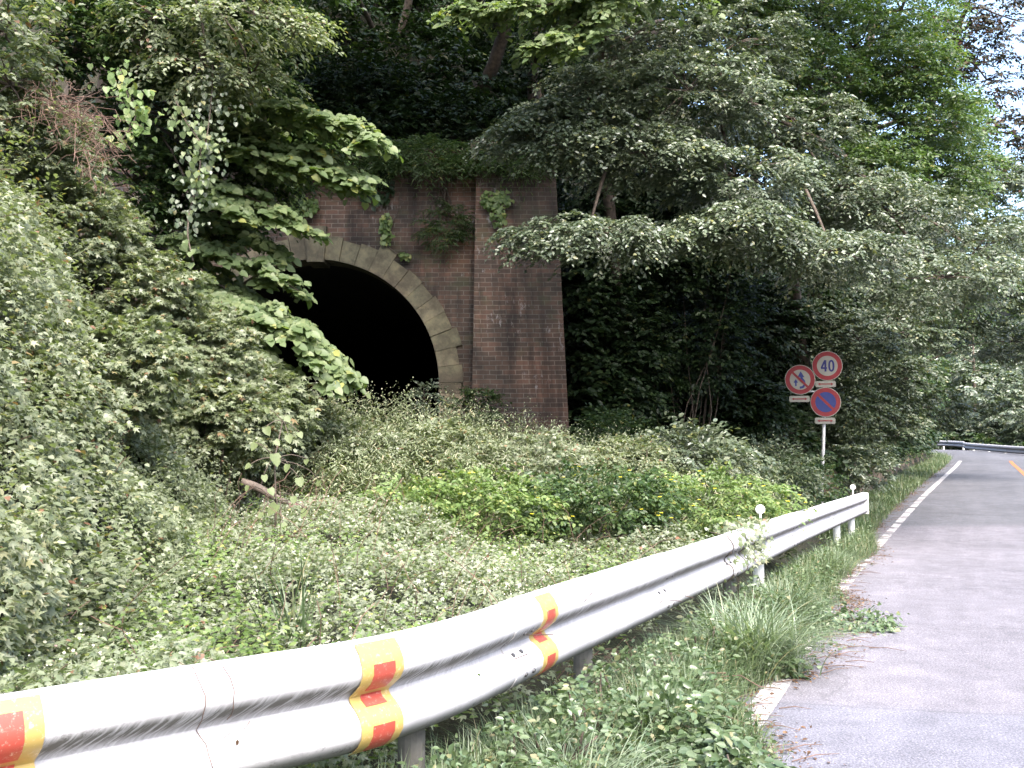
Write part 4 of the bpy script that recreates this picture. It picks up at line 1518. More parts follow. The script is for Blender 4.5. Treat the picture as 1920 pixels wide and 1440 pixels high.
z = gz(x, y) + rng.uniform(.02, .3, len(x)) * np.clip((de+.35)/.5, .3, 1) * (1.1 + .5*wob(x, y, 1.9, 3)) * np.where(y < 16, 1 + .8*np.exp(-(sdist(RPL, x, y)[0]/.3)**2), 1)
p = np.stack([x, y, z], 1)
near = (sdist(RPL, x, y)[0] > -.26) & (y < 16.8)
p[:, 2] = np.where(near, np.minimum(p[:, 2], .02 + .34*rng.random(len(p))), p[:, 2])
th = rng.uniform(0, 2*np.pi, len(p))
dr = np.stack([np.cos(th), np.sin(th), rng.normal(-.1, .3, len(p))], 1)
nr = np.array([0, 0, 1.0]) + rng.normal(0, .4, p.shape)
tag(leaves("weeds", p, dr, nr, rng.uniform(.02, .05, len(p)), 'ovate', G["grass"]), "low broad-leaved weeds mixed into the roadside grass", "weeds", kind="stuff")
print("weeds", len(x))


def tuft(label, x, y, k, h, mat="tuft", spread=.09, lean=(.35, 1.25), bias=(0, 0), width=.009):
    g = gpt(x, y)
    root = empty("grass_tuft", tuple(g)); tag(root, label, "grass tuft", "arching grass tufts beside the guardrail")
    b_ = np.stack([x + rng.normal(0, spread, k), y + rng.normal(0, spread, k), np.full(k, g.z - .02)], 1)
    th = rng.uniform(0, 2*np.pi, k); l_ = rng.uniform(*lean, k)
    ld = np.stack([np.cos(th)*l_ + bias[0], np.sin(th)*l_ + bias[1]], 1)
    blades("blades", b_, rng.uniform(.55, 1.1, k)*h, ld, mat, width, root, 6)


tuft("large grey-green grass tuft under the guardrail below its second bolt pairs", 1.5, 6.3, 800, .72, spread=.12)
tuft("arching grass tuft at the bottom edge, right of the second banded stretch", .22, 3.85, 700, .5, width=.0065)
tuft("bright grass tuft in front of the vine-wrapped rail joint", 2.15, 8.1, 420, .55)
tuft("grass tuft under the guardrail between the joint and its far end", 3.55, 11.2, 380, .5)
tuft("thin green grass tuft leaning out under the third band", .75, 5.3, 300, .45)
tuft("lone upright grass tuft in the vines behind the first band", -1.35, 4.3, 26, .55, "grass", .03, (.15, .5), width=.012)
tuft("grass tuft among the vines below the big pale leaves", -1.15, 5.2, 40, .8, "grass", .05, (.15, .45), width=.013)


# broad-leaved roadside plants
def plant(label, x, y, r, h, k, mat, lsize=.06, leaf='ovate'):
    shrub("leafy_plant", label, "plant", "broad-leaved weeds at the road edge", (x, y, float(gz(np.array([x]), np.array([y]))[0]) + h*.55), (r, r, h*.5), k, mat, leaf=leaf, lsize=lsize, spray=.16, ntw=3, nlf=6, droop=.25, tilt=.35, nstem=14)


plant("dense dark green plant with oval leaves leaning over the road edge, nearest the camera", .70, 4.6, .28, .32, 80, "plant", .052)
plant("leafy plant beside the worn white line, behind the dense near plant", 0.84, 5.25, .16, .26, 50, "plant", .05)
plant("leafy green plant between the near grass tuft and the rail", .30, 4.75, .24, .26, 70, "plant", .05)
plant("pale leafy plant at the bottom edge left of the arching tuft", -.12, 3.75, .18, .20, 50, "field", .055)
plant("green leafy clump where the grass spills over the line beyond the near plants", 1.56, 6.3, .2, .24, 70, "plant", .05)
plant("low leafy clump spreading on to the asphalt at the second gap in the line", 2.75, 8.0, .3, .16, 60, "plant", .045)
plant("small plant at the bottom right of the verge", .92, 4.15, .17, .22, 50, "plant", .055)

for lab, x_, y_, h_ in (("leafy plant under the near rail beneath the second band", -.42, 2.98, .45), ("leafy plant under the near rail just right of the second band", -.18, 3.22, .45), ("leafy plant under the rail at the lowest bend of the beam", .0, 3.55, .45),
        ("leafy plant under the rail left of the third band", .14, 3.98, .45), ("leafy plant under the rail directly below the third band", .32, 4.42, .45), ("leafy plant under the rail right of the third band", .56, 4.95, .45),
        ("leafy plant under the rail below the first bolts past the third band", .82, 5.45, .45), ("leafy plant under the rail behind the large grass tuft", 1.12, 6.05, .45), ("leafy plant under the rail before the vine-wrapped joint", 1.5, 7.0, .45), ("leafy plant directly below the vine-wrapped joint", 1.85, 7.75, .45)):
    plant(lab, x_, y_, .22, h_, 34, "plant", .036)

# dry litter along the road edge
n_ = 15000
y = np.exp(rng.uniform(np.log(3.5), np.log(42), n_)); de0 = rng.normal(0, .10, n_) - np.interp(y, BY, BO) - .02
Ex = np.interp(y, EK[:, 1], EK[:, 0])
x = Ex - de0 * 1.12
p = np.stack([x, y, np.interp(y, EK[:, 1], EK[:, 2]) + rng.uniform(.002, .02, n_)], 1)
kk = (wob(x, y, 1.3, 6) > .15) | (rng.random(n_) < .12)
kk &= ((y > 6) | (rng.random(n_) < .25))
p = p[kk]
tag(leaves("leaf_litter", p, rng.normal(0, 1, p.shape)*np.array([1, 1, .25]), np.array([0, 0, 1.0]) + rng.normal(0, .3, p.shape), rng.uniform(.01, .032, len(p)), 'ovate', G["brown"]),
    "brown fallen leaves and bits gathered along the road edge", "leaf litter", kind="stuff")
mb = MB()
for i in range(260):
    yy = math.exp(random.uniform(math.log(4.5), math.log(26)))
    xx = float(np.interp(yy, EK[:, 1], EK[:, 0])) + float(np.interp(yy, BY, BO)) + random.gauss(-.05, .12)
    zz = float(np.interp(yy, EK[:, 1], EK[:, 2])) + .006
    a = random.uniform(-.7, .7); L = random.uniform(.06, .3)
    mb.tube([(xx, yy, zz), (xx + L*.5*math.cos(a), yy + L*.5*math.sin(a), zz + .012), (xx + L*math.cos(a), yy + L*math.sin(a), zz)], [.003, .0025, .001], 4)
for i in range(160):   # dead stems under the rail
    b0 = Vector((random.gauss(.55, .2), random.gauss(5.5, .35), .02))
    a = random.uniform(-.3, 1.6); L = random.uniform(.15, .45)
    mb.tube(curve3(b0, b0 + Vector((math.cos(a)*L, math.sin(a)*L, random.uniform(.03, .22))), .15, 4, .1), .003, 4)
tag(mb.build("dead_stems", M["twig"]), "dry brown stems lying under the guardrail and over the road edge", "dead stems", kind="stuff")

# ---- fallen log, pipe, big-leaved plant, vine on the rail
lg = MB()
a_, b_ = P(452, 902, 8.9), P(540, 944, 9.1)
lg.tube(curve3(a_, b_, 0, 6, .01), [.03, .036, .038, .037, .035, .032, .026], 10)
o = lg.build("fallen_log", M["log"], None, True); tag(o, "weathered reddish fallen log poking out of the vines at the bank foot", "log")
lg = MB(); lg.tube([P(535, 950, 9.5), P(590, 945, 9.7), P(628, 939, 9.8)], .04, 14)
o = lg.build("rusty_pipe", M["rust"], None, True); tag(o, "short length of rusty pipe lying in the vines right of the fallen log", "pipe")


def bigleaf(label, specs, stem_pts, size=.13, mat="broad", kind='wide'):
    root = empty("broad_leaf_plant", tuple(stem_pts[0])); tag(root, label, "plant")
    MB().tube(stem_pts, list(np.linspace(.009, .004, len(stem_pts))), 5).build("stem", M["bark"], root, True)
    for (px, py, d, s_) in [(q_[0], q_[1], q_[2], q_[3]*.72) for q_ in specs]:
        p = np.array([tuple(P(px, py, d))])
        sp_ = min(stem_pts, key=lambda q: (Vector(q) - Vector(p[0])).length)
        MB().tube(curve3(sp_, Vector(p[0]), .12, 4, .03), [.0035]*5, 4).build("petiole", M["bark"], root, True)
        leaves("leaf", p, np.array([[rng.normal(0, .6), -.25, -1.0]]), np.array([[rng.normal(0, .5), -1.0, .9]]), np.array([s_]), kind, G[mat], root, np.array([.85]))


bigleaf("tall plant with very large pale drooping leaves at the bank foot", [(513, 850, 7.6, .15), (520, 945, 7.5, .15), (498, 800, 7.8, .11), (560, 895, 7.7, .11), (575, 955, 7.5, .10), (540, 815, 7.8, .10), (480, 830, 7.7, .10), (535, 780, 7.9, .09), (600, 900, 7.9, .08), (495, 890, 7.5, .08), (540, 870, 7.5, .09), (470, 870, 7.6, .08), (505, 915, 7.4, .09), (550, 930, 7.4, .08), (530, 980, 7.3, .09), (490, 960, 7.4, .07), (575, 860, 7.8, .07), (500, 765, 7.9, .07), (560, 810, 7.9, .08), (465, 910, 7.5, .07), (515, 825, 7.6, .08)],
        [gpt(P(515, 1000, 7.6).x, 7.6), P(517, 940, 7.65), P(515, 860, 7.7), P(530, 790, 7.9)])
shrub("shrub", "pale leafy shrub standing at the foot of the bank beside the tunnel mouth", "shrub", None, at(475, 765, 10.6), (.52, .55, .45), 260, "vine", leaf='lobed', lsize=.085, spray=.3)

gM = "vine-smothered shrubs on the left bank"
for lab, px, py, d, r, k, mt in (
        ("vine-smothered shrub on the bank's shoulder nearest the tunnel mouth", 345, 670, 9.5, (.72, .7, .5), 430, "vine"),
        ("vine-smothered shrub halfway up the bank under the drooping boughs", 225, 560, 9.1, (.75, .7, .5), 440, "vine"),
        ("vine-smothered shrub high on the bank below the dead vines", 110, 430, 8.7, (.65, .7, .45), 380, "vine"),
        ("vine-smothered shrub at the very top of the bank beside the frame edge", 20, 270, 8.4, (.7, .7, .5), 380, "vine"),
        ("yellowish vine-smothered clump low on the bank above the fallen log", 410, 790, 9.2, (.55, .5, .38), 320, "vine"),
        ("pale vine-smothered clump in the middle of the bank", 190, 690, 7.5, (.65, .5, .42), 300, "vine"),
        ("vine-smothered clump low at the left edge of the bank", 40, 790, 6.1, (.5, .5, .36), 280, "vine")):
    shrub("vine_shrub", lab, "shrub", gM, at(px, py, d), r, k, mt, leaf='lobed', lsize=.05, spray=.22, nlf=14, shell=.55, tilt=.5)

root = empty("climbing_vine", tuple(P(1372, 1075, 7.6))); tag(root, "leafy vine with dark stems climbing over the rail joint", "vine")
mb = MB()
for px, dx in ((1352, 0), (1379, 4)):
    s0 = s_at_px(px)
    p_, t, nn = rail_frame(RP, RS, s0)
    path = []
    for j in range(0, 19):
        w_ = .012*math.sin(j*1.7 + dx)
        path.append(p_ + nn*(PA[j, 0] + .012) + Vector((0, 0, PA[j, 1])) + t*w_)
    mb.tube([path[0] + Vector((0, 0, .02)) - nn*.1] + path + [path[-1] + Vector((0, 0, -.25))], .0045, 5)
p_, t, nn = rail_frame(RP, RS, s_at_px(1362))
mb.build("stem", M["bark"], root, True)
s_a, s_b = s_at_px(1376), s_at_px(1420)
k = 900
ss = rng.normal((s_a+s_b)/2, (s_b-s_a)*.36, k)
pts = []
for s0 in ss:
    p_, t, nn = rail_frame(RP, RS, float(s0))
    pts.append(tuple(p_ + nn*rng.uniform(-.15, .11) + Vector((0, 0, rng.uniform(-.30, .07)))))
pts = np.array(pts)
leaves("foliage", pts, np.array([.3, -.3, -.6]) + rng.normal(0, .6, pts.shape), np.array([.4, -.6, .6]) + rng.normal(0, .4, pts.shape), rng.uniform(.03, .065, k), 'lobed', G["field"], root)
# thin dry tendril on the near beam
root = empty("dry_tendril", tuple(P(400, 1400, 2.9))); tag(root, "thin dry tendril hanging over the near white rail between the first two bands", "tendril")
mb = MB()
for px, jend, w0 in ((372, 18, .0), (386, 8, .01)):
    p_, t, nn = rail_frame(RP, RS, s_at_px(px))
    path = [p_ + nn*(PA[j, 0] + .0125) + Vector((0, 0, PA[j, 1])) + t*(.0035*j*(1 if j < 9 else .9) + .004*math.sin(j*1.9 + w0*100)) for j in range(jend + 1)]
    mb.tube([p_ - nn*.05 + Vector((0, 0, .004))] + path, .0013, 5)
p_, t, nn = rail_frame(RP, RS, s_at_px(405))
mb.tube([p_ + nn*.04 + Vector((0, 0, -.215)), p_ + nn*.06 + t*.02 + Vector((0, 0, -.195)), p_ + nn*.075 + t*.06 + Vector((0, 0, -.185)), p_ + nn*.07 + t*.075 + Vector((0, 0, -.17))], .0012, 5)
mb.build("stem", M["twig"], root)
dp = np.array([tuple(p_ + nn*.082 + t*a + Vector((0, 0, b_))) for a, b_ in ((.03, -.21), (.0, -.30), (-.01, -.31), (.005, -.33))])
leaves("leaf", dp, np.tile([.05, 0, -1.0], (4, 1)), np.tile([nn.x, nn.y, .1], (4, 1)), np.array([.02, .03, .025, .02]), 'ovate', G["brown"], root, np.array([.05, .1, .0, .1]))

# dead brown tangle on the upper left bank
root = empty("dead_vine", tuple(P(150, 240, 8.4))); tag(root, "tangle of dead reddish brown vines draped over the top of the left bank", "dead vine")
mb = MB()
for i in range(170):
    t = rng.random()
    cx = np.interp(t, [0, .4, .75, 1], [70, 120, 170, 190]) + rng.normal(0, 22); cyy = np.interp(t, [0, .4, .75, 1], [180, 200, 250, 320]) + rng.normal(0, 18)
    a_ = P(cx, cyy, 7.75 + rng.normal(0, .1))
    b_ = a_ + Vector((rng.normal(.03, .16), rng.normal(0, .1), rng.normal(-.06, .12)))
    mb.tube(curve3(a_, b_, .1, 5, .3), .0026, 4)
mb.build("stem", M["twig"], root)

# ---- big trees -----------------------------------------------------------
def tr(px, py, d, r): return (P(px, py, d), r)

# right: pale layered tree hanging over the road
g0 = gpt(7.6, 24.0)
tree("overhanging_tree", "large tree with pale layered sprays reaching left across the brick pilaster", "tree", "trees on the slope right of the tunnel",
     [((g0.x, g0.y, g0.z - .3), .17), ((6.6, 22.8, 4.6), .15), (tuple(P(1500, 300, 18)), .12), (tuple(P(1400, 190, 16)), .09), (tuple(P(1250, 60, 14.5)), .07)],
     [(P(1100, 440, 12.5), (1.15, .6, .22), 60), (P(1380, 425, 13), (1.0, .8, .32), 72), (P(1560, 470, 13.6), (1.1, .8, .28), 66), (P(1770, 520, 15), (1.2, .9, .4), 66),
      (P(1040, 255, 12.6), (.95, .5, .28), 58), (P(1080, 215, 12.8), (.8, .5, .25), 40), (P(1210, 290, 13), (1.0, .8, .34), 66), (P(1380, 330, 13.2), (1.1, .9, .32), 66), (P(1120, 170, 13), (.75, .7, .32), 40),
      (P(1290, 170, 13), (1.15, .9, .5), 84), (P(1200, 60, 13.2), (1.0, .9, .5), 66), (P(1380, 80, 14), (.9, .9, .5), 50), (P(1500, 240, 15), (1.0, 1.0, .45), 45),
      (P(1680, 400, 15.6), (1.3, 1.2, .45), 60), (P(1830, 470, 16.5), (1.1, 1.1, .5), 60), (P(1570, 350, 15.5), (1.0, .9, .4), 60)],
     "pale", lsize=.062, spray=.40, ntw=5, nlf=12, droop=.5, tilt=.5, limb=.05, bias=(-.35, -.45, 0), mult=2.2)
g0 = gpt(7.6, 29.0)
tree("tree", "bright green full-crowned tree behind the pale layered tree", "tree", "trees on the slope right of the tunnel",
     [((g0.x, g0.y, g0.z - .3), .17), (tuple(P(1560, 500, 25)), .15), (tuple(P(1600, 250, 22)), .11), (tuple(P(1640, 30, 21)), .08)],
     [(P(1600, 90, 18), (1.6, 1.4, 1.0), 170), (P(1690, 230, 17.5), (1.3, 1.3, .9), 170), (P(1590, 280, 18.5), (1.2, 1.2, .9), 110), (P(1760, 330, 18.5), (1.0, 1.2, .7), 120), (P(1650, 450, 19), (1.6, 1.2, .8), 120),
      (P(1450, 10, 18), (1.6, 1.4, 1), 130), (P(1800, 520, 21), (1.1, 1.2, .7), 90), (P(1690, 20, 18), (1.1, 1.2, .9), 90), (P(1300, -20, 17.5), (1.6, 1.2, .9), 110), (P(1500, 150, 16.8), (1.2, 1.0, .8), 150), (P(1400, 60, 17), (1.0, 1.0, .7), 110), (P(1430, 210, 17.2), (1.0, .9, .7), 130), (P(1290, 210, 18), (1.2, .8, .7), 120), (P(1700, 130, 17), (.9, .8, .6), 100), (P(1790, 240, 18.5), (.6, .8, .5), 50), (P(1620, 320, 16.8), (1.1, 1.0, .6), 120)],
     "mid", lsize=.072, spray=.5, ntw=5, nlf=9, droop=.4, tilt=.5, limb=.07, bias=(-.2, -.5, 0), mult=1.5)
# roadside trees beyond the sign
gR = "trees on the slope along the road"
def sidetree(label, x, y, hgt, r, mat, k, lsize=.11, low=.25, lean=(0, 0)):
    g = gpt(x, y)
    top = g + Vector((lean[0], lean[1], hgt))
    bl = []
    nb = 7
    for i in range(nb):
        t = low + (1-low)*(i+.5)/nb
        c_ = g.lerp(top, t) + Vector((rng.normal(.25, .55)*r*.5, rng.normal(-.2, .5)*r*.5, 0))
        rr = r*(.55 + .5*math.sin(math.pi*min(1, t)))*.62
        bl.append((c_, (rr, rr, rr*.6), k // nb))
    return tree("tree", label, "tree", gR, [(tuple(g - Vector((0, 0, .3))), .13), (tuple(g.lerp(top, .5)), .09), (tuple(top), .03)], bl, mat, lsize=lsize, spray=.55, ntw=4, nlf=8, droop=.35, tilt=.5, limb=.05, bias=(.3, -.4, 0))


sidetree("pale bushy tree standing just beyond the sign above the low wall", 9.0, 27.5, 6.2, 2.3, "roadside", 700, .10, .0)
sidetree("grey-green bushy tree on the slope above the middle of the low wall", 11.6, 32.5, 7.5, 2.7, "roadside", 700, .12, .0)
sidetree("dark leafy tree over the middle of the low wall", 13.6, 38.5, 8.5, 3.0, "green", 700, .14, .0)
sidetree("dark tree leaning over the far end of the low wall", 16.6, 44.5, 9.0, 3.2, "green", 700, .15, .0, (1.2, -.5))
sidetree("dark rounded tree where the road turns behind the slope", 17.6, 51.5, 10.5, 3.6, "green", 600, .17, .0, (1.0, 0))
sidetree("tall shadowed tree rising behind the low wall's trees", 12.0, 40.0, 15, 4.2, "dark", 420, .18, .15, (1.0, 0))
sidetree("tall green tree highest on the slope behind the pale tree", 8.0, 33.0, 14, 4.0, "green", 420, .16, .15, (1.0, -1))
sidetree("tall far tree on the slope above the road's turn", 16.5, 60.0, 18, 5.0, "far", 420, .22, .1, (1.5, 0))
for lab, x, y, r, mt in (("pale shrub leaning over the near end of the low wall", 7.5, 23.6, (1.0, .9, .8), "pale"), ("grey-green shrub hanging over the low wall just past its near end", 9.6, 28.2, (1.2, 1.2, 1.0), "pale"),
        ("dark shrub hanging over the middle of the low wall", 12.6, 33.8, (1.4, 1.4, 1.2), "green"), ("dark shrub over the low wall before its far end", 15.6, 39.6, (1.6, 1.6, 1.3), "green"), ("dark shrub over the far end of the low wall", 18.4, 45.2, (1.5, 1.6, 1.4), "green"),
        ("dark shrub at the foot of the slope where the road turns", 18.9, 50.0, (1.5, 1.8, 1.6), "green")):
    z_ = float(gz(np.array([x]), np.array([y]))[0])
    shrub("shrub", lab, "shrub", "shrubs hanging over the low roadside wall", (x - .25, y + .1, z_ + r[2]*1.0 + .2), r, 330, mt, lsize=.055 + .0017*y, spray=.35 + .006*y, shell=.5)
g0 = gpt(8.6, 26.6)
tree("tree", "pale grey-green leafy tree directly behind and right of the three signs", "tree", gR,
     [((g0.x, g0.y, g0.z - .3), .1), (tuple(P(1600, 620, 25.5)), .07), (tuple(P(1620, 560, 25)), .04)],
     [(P(1610, 640, 22.6), (.9, .8, .6), 110), (P(1680, 700, 24.5), (1.0, .9, .6), 120), (P(1600, 760, 22.6), (.8, .7, .6), 110), (P(1700, 620, 25), (1.1, .9, .6), 120), (P(1750, 560, 27), (1.3, 1, .7), 120), (P(1660, 780, 25), (1.0, .8, .7), 120), (P(1560, 590, 23), (.8, .8, .5), 70)],
     "roadside", lsize=.09, spray=.4, ntw=5, nlf=8, droop=.45, tilt=.5, limb=.03)
g0 = gpt(12.6, 33.0)
tree("tree", "hazy pale green tree at the right edge of the frame under the sparse backlit one", "tree", gR,
     [((g0.x, g0.y, g0.z - .3), .12), (tuple(P(1740, 480, 30)), .1), (tuple(P(1800, 330, 28.5)), .06)],
     [(P(1850, 340, 27), (1.3, 1.1, .6), 130), (P(1890, 450, 27), (1.2, 1.1, .7), 130), (P(1840, 540, 28), (1.5, 1.1, .7), 140), (P(1900, 640, 30), (1.3, 1.1, .7), 110), (P(1780, 620, 29), (1.2, 1, .7), 100), (P(1960, 540, 28), (1.2, 1.1, .9), 90)],
     "pale", lsize=.11, spray=.5, ntw=5, nlf=8, droop=.45, tilt=.45, limb=.04)
for lab, px, py, d, r in (("dark hanging foliage clump deep in the hollow left of the signs", 1400, 590, 22.3, (1.4, .6, 1.4)), ("dark leafy shrub deep in the hollow midway to the signs", 1300, 600, 19.8, (1.3, .8, 1.5)),
        ("dark leafy shrub in the hollow close beside the pilaster", 1160, 640, 18.8, (.9, .6, 1.5)), ("dark foliage clump in the hollow low beside the sign pole", 1370, 760, 21.2, (1.1, .5, .8)), ("dark foliage filling the top of the hollow under the pale boughs", 1250, 450, 19, (2.0, .8, 1.0)), ("dark foliage behind the pale boughs directly above the signs", 1500, 560, 23.6, (1.4, .7, 1.3))):
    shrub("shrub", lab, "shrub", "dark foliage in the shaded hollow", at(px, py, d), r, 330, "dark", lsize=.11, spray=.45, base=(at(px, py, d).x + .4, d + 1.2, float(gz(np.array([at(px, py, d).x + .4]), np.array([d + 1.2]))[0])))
# top right: sparse backlit tree against the sky
g0 = gpt(14.2, 42.5)
tree("backlit_tree", "sparse tall tree whose dark leaves stand against the white sky", "tree", gR,
     [((g0.x, g0.y, g0.z - .3), .2), (tuple(P(1720, 420, 38)), .16), (tuple(P(1750, 180, 34)), .13), (tuple(P(1810, 20, 31)), .07)],
     [(P(1800, 60, 31), (1.5, 1.4, 1.3), 75), (P(1880, 30, 30), (1.6, 1.4, 1.1), 70), (P(1790, 230, 31), (1.2, 1.3, .9), 80), (P(1850, 150, 31), (1.3, 1.2, .8), 34), (P(1900, 250, 32), (.9, 1.2, .9), 40), (P(1850, 330, 33), (1.6, 1.4, .7), 80),
      (P(1750, 120, 31), (1.0, 1.4, 1.2), 80)],
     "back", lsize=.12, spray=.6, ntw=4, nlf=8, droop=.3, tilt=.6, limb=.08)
# far slope beyond the bend
gF = "wooded slope beyond the bend"
fx_ = [(27.5, 70, 8), (31, 66, 9), (34.5, 63, 9), (38, 70, 12), (30, 80, 13), (25, 84, 14), (36, 84, 16), (44, 82, 17), (20, 90, 18), (28, 98, 19), (40, 100, 20), (52, 98, 20), (34, 74, 11), (47, 72, 14)]
names = ["low pale bush-like tree directly behind the far guardrail's left end", "rounded tree behind the middle of the far guardrail", "leafy tree behind the far guardrail at the frame's right edge",
         "broad tree on the far slope behind the rounded one", "tall dark tree on the far slope left of centre", "tall tree at the left end of the far slope", "high crowned tree midway up the far slope", "dark tree on the right of the far slope",
         "distant tree seen over the road's turn", "distant crown high on the far slope", "distant crown right of the high one", "farthest crown at the top right of the far slope", "mid-height tree between the rounded and the broad trees", "tall right-hand tree of the far slope beside the frame edge"]
for (x, y, hh_), nm in zip(fx_, names):
    g = gpt(x, y)
    bl = []
    r = hh_*.3 + .8
    for i in range(6):
        t = .12 + .85*(i+.5)/6
        c_ = g + Vector((rng.normal(0, .35)*r, rng.normal(-.2, .35)*r, hh_*t))
        rr = r*(.6 + .35*math.sin(math.pi*t))*.75
        bl.append((c_, (rr, rr, rr*.62), 60))
    tree("tree", nm, "tree", gF, [(tuple(g - Vector((0, 0, .3))), .2), (tuple(g + Vector((0, 0, hh_))), .05)], bl, "pale" if y < 71 else "far", lsize=.24, spray=.85, ntw=4, nlf=7, droop=.3, tilt=.5, twigs=False)
shrub("shrub", "pale shrub just behind the far guardrail's left half", "shrub", gF, (28.5, 65.5, 2.6), (2.2, 1.6, 1.5), 200, "pale", lsize=.2, spray=.7)
shrub("shrub", "pale shrub just behind the far guardrail near the frame edge", "shrub", gF, (32.5, 60.5, 2.4), (2.2, 1.6, 1.4), 200, "pale", lsize=.2, spray=.7)

# hill trees above and behind the portal
gH = "trees on the hill above the tunnel"
def hill(label, pts, blobs, mat="dark", lsize=.10, **kw):
    return tree("tree", label, "tree", gH, pts, blobs, mat, lsize=lsize, spray=.6, ntw=4, nlf=8, droop=.35, tilt=.45, limb=.07, **kw)


def onhill(px, py, d):
    q = P(px, py, d); g = gpt(q.x, d); return g


a_ = onhill(885, 230, 20.5)
hill("leaning tree trunk rising from the hill above the pilaster", [(tuple(a_ - Vector((0, 0, .3))), .17), (tuple(P(905, 170, 20.2)), .15), (tuple(P(945, 60, 19.6)), .13), (tuple(P(960, -60, 19)), .12), (tuple(P(960, -260, 18)), .08)],
     [(P(960, -230, 16.5), (2.6, 2.6, 1.0), 170), (P(760, -260, 15), (2.4, 2.2, .9), 150), (P(1100, -200, 15), (2.2, 2.2, .9), 140)])
a_ = onhill(700, 200, 22)
hill("thin trunk on the dark hill above the arch", [(tuple(a_ - Vector((0, 0, .3))), .12), (tuple(P(725, 120, 21.8)), .10), (tuple(P(765, 10, 21.5)), .09), (tuple(P(790, -200, 20)), .07)],
     [(P(700, -230, 18), (2.6, 2.4, 1.0), 170), (P(560, -160, 17), (2.4, 2.0, .9), 140)])
a_ = onhill(1010, 210, 21.5)
hill("pale stub-barked trunk right of the leaning trunk on the hill", [(tuple(a_ - Vector((0, 0, .3))), .14), (tuple(P(1000, 120, 21.3)), .12), (tuple(P(1030, -40, 21)), .10), (tuple(P(1050, -260, 20)), .07)],
     [(P(1080, -260, 18.5), (2.8, 2.4, 1.0), 170), (P(1250, -150, 17), (2.4, 2.2, 1.0), 130)])
a_ = onhill(480, 150, 22)
hill("dark tree on the hill left of the thin trunk", [(tuple(a_ - Vector((0, 0, .3))), .15), (tuple(P(490, -20, 21)), .1), (tuple(P(480, -250, 19)), .07)],
     [(P(480, -180, 17), (2.6, 2.2, 1.0), 150), (P(330, -120, 15), (2.4, 2.0, .9), 130), (P(520, 20, 20.5), (2.0, 1.2, .9), 110)])
a_ = onhill(1250, 400, 23)
hill("tree on the shaded slope above the dark hollow", [(tuple(a_ - Vector((0, 0, .3))), .2), (tuple(P(1260, 150, 21)), .14), (tuple(P(1260, -100, 19)), .08)],
     [(P(1130, 80, 20.5), (2.2, 1.0, 1.3), 190), (P(1010, 20, 22), (2.2, 1.0, 1.3), 190), (P(860, 10, 22.5), (2.0, 1.0, 1.0), 170), (P(1250, 250, 19.5), (2.3, 1.2, 1.1), 150), (P(1100, 300, 20), (1.8, 1.0, .9), 100), (P(1380, 380, 19.5), (2.0, 1.2, .8), 130), (P(1250, 420, 19.5), (2.2, 1.0, .6), 110), (P(1320, 60, 18), (2.2, 1.8, 1.0), 120)])
a_ = onhill(150, 150, 21)  # added tree: unseen crown set in the sun's path to shade the portal
hill("added tree, crown out of view, spreading to shade the left and middle of the tunnel front", [(tuple(a_ - Vector((0, 0, .3))), .2), ((-7.2, 17.5, 9.8), .15), ((-5, 14, 11.2), .1)],
     [((-5.5, 13, 11.0), (2.2, 2.0, .8), 240), ((-3.0, 12, 11.0), (2.2, 2.2, .8), 260), ((-1.0, 11.2, 10.6), (1.8, 1.8, .7), 200), ((-3.5, 14.5, 12.2), (2.6, 1.8, .8), 220), ((-6, 16, 12.5), (2.4, 2, .8), 150)], lsize=.12)
a_ = onhill(1180, 250, 22)  # added too: its crown above the view keeps sun off pilaster and hollow
hill("added tree, crown out of view, spreading to shade the pilaster and the hollow", [(tuple(a_ - Vector((0, 0, .3))), .2), ((2.4, 18, 9.8), .15), ((1.8, 14, 11.4), .1)],
     [((1.6, 11.5, 11.0), (2.0, 1.8, .8), 220), ((.4, 14, 11.8), (2.4, 2.0, .8), 230), ((3.6, 13.5, 11.2), (2.2, 2.0, .8), 230), ((5.6, 14.5, 10.6), (2.0, 2.0, .8), 200), ((3.0, 17, 13), (2.5, 2, .9), 160)], lsize=.12)
for lab, px, py, d in (("dark bush high on the hill straight above the leaning trunk's foot", 930, 150, 22.5), ("dark bush on the hilltop left of the leaning trunk", 820, 60, 24), ("dark bush on the hilltop at the top centre of the view", 930, 20, 26), ("dark bush on the hill behind the stub-barked trunk", 1060, 180, 22.5)):
    g = onhill(px, py, d)
    shrub("shrub", lab, "shrub", "dark bushes on the hill above the tunnel", tuple(g + Vector((0, -.2, .8))), (1.7, 1.0, 1.0), 230, "dark", lsize=.12, spray=.5)
for i, (px, py, d, rx) in enumerate([(700, 60, 23.5, 2.2), (880, 80, 24.5, 2.0), (1010, 60, 25, 2.2), (580, 60, 24, 2.2)]):
    g = onhill(px, py, d)
    hill(["shadowed bushy tree high on the hill behind the thin trunk", "shadowed bushy tree high on the hill behind the leaning trunk", "shadowed bushy tree behind the stub-barked trunk", "shadowed bushy tree at the top left of the hill"][i],
         [(tuple(g - Vector((0, 0, .3))), .12), (tuple(g + Vector((0, -.3, 4))), .06)], [(g + Vector((0, -.5, 2.2)), (rx, 1.0, 1.5), 150), (g + Vector((.5, -.3, 4.2)), (rx, 1.2, 1.2), 110)])

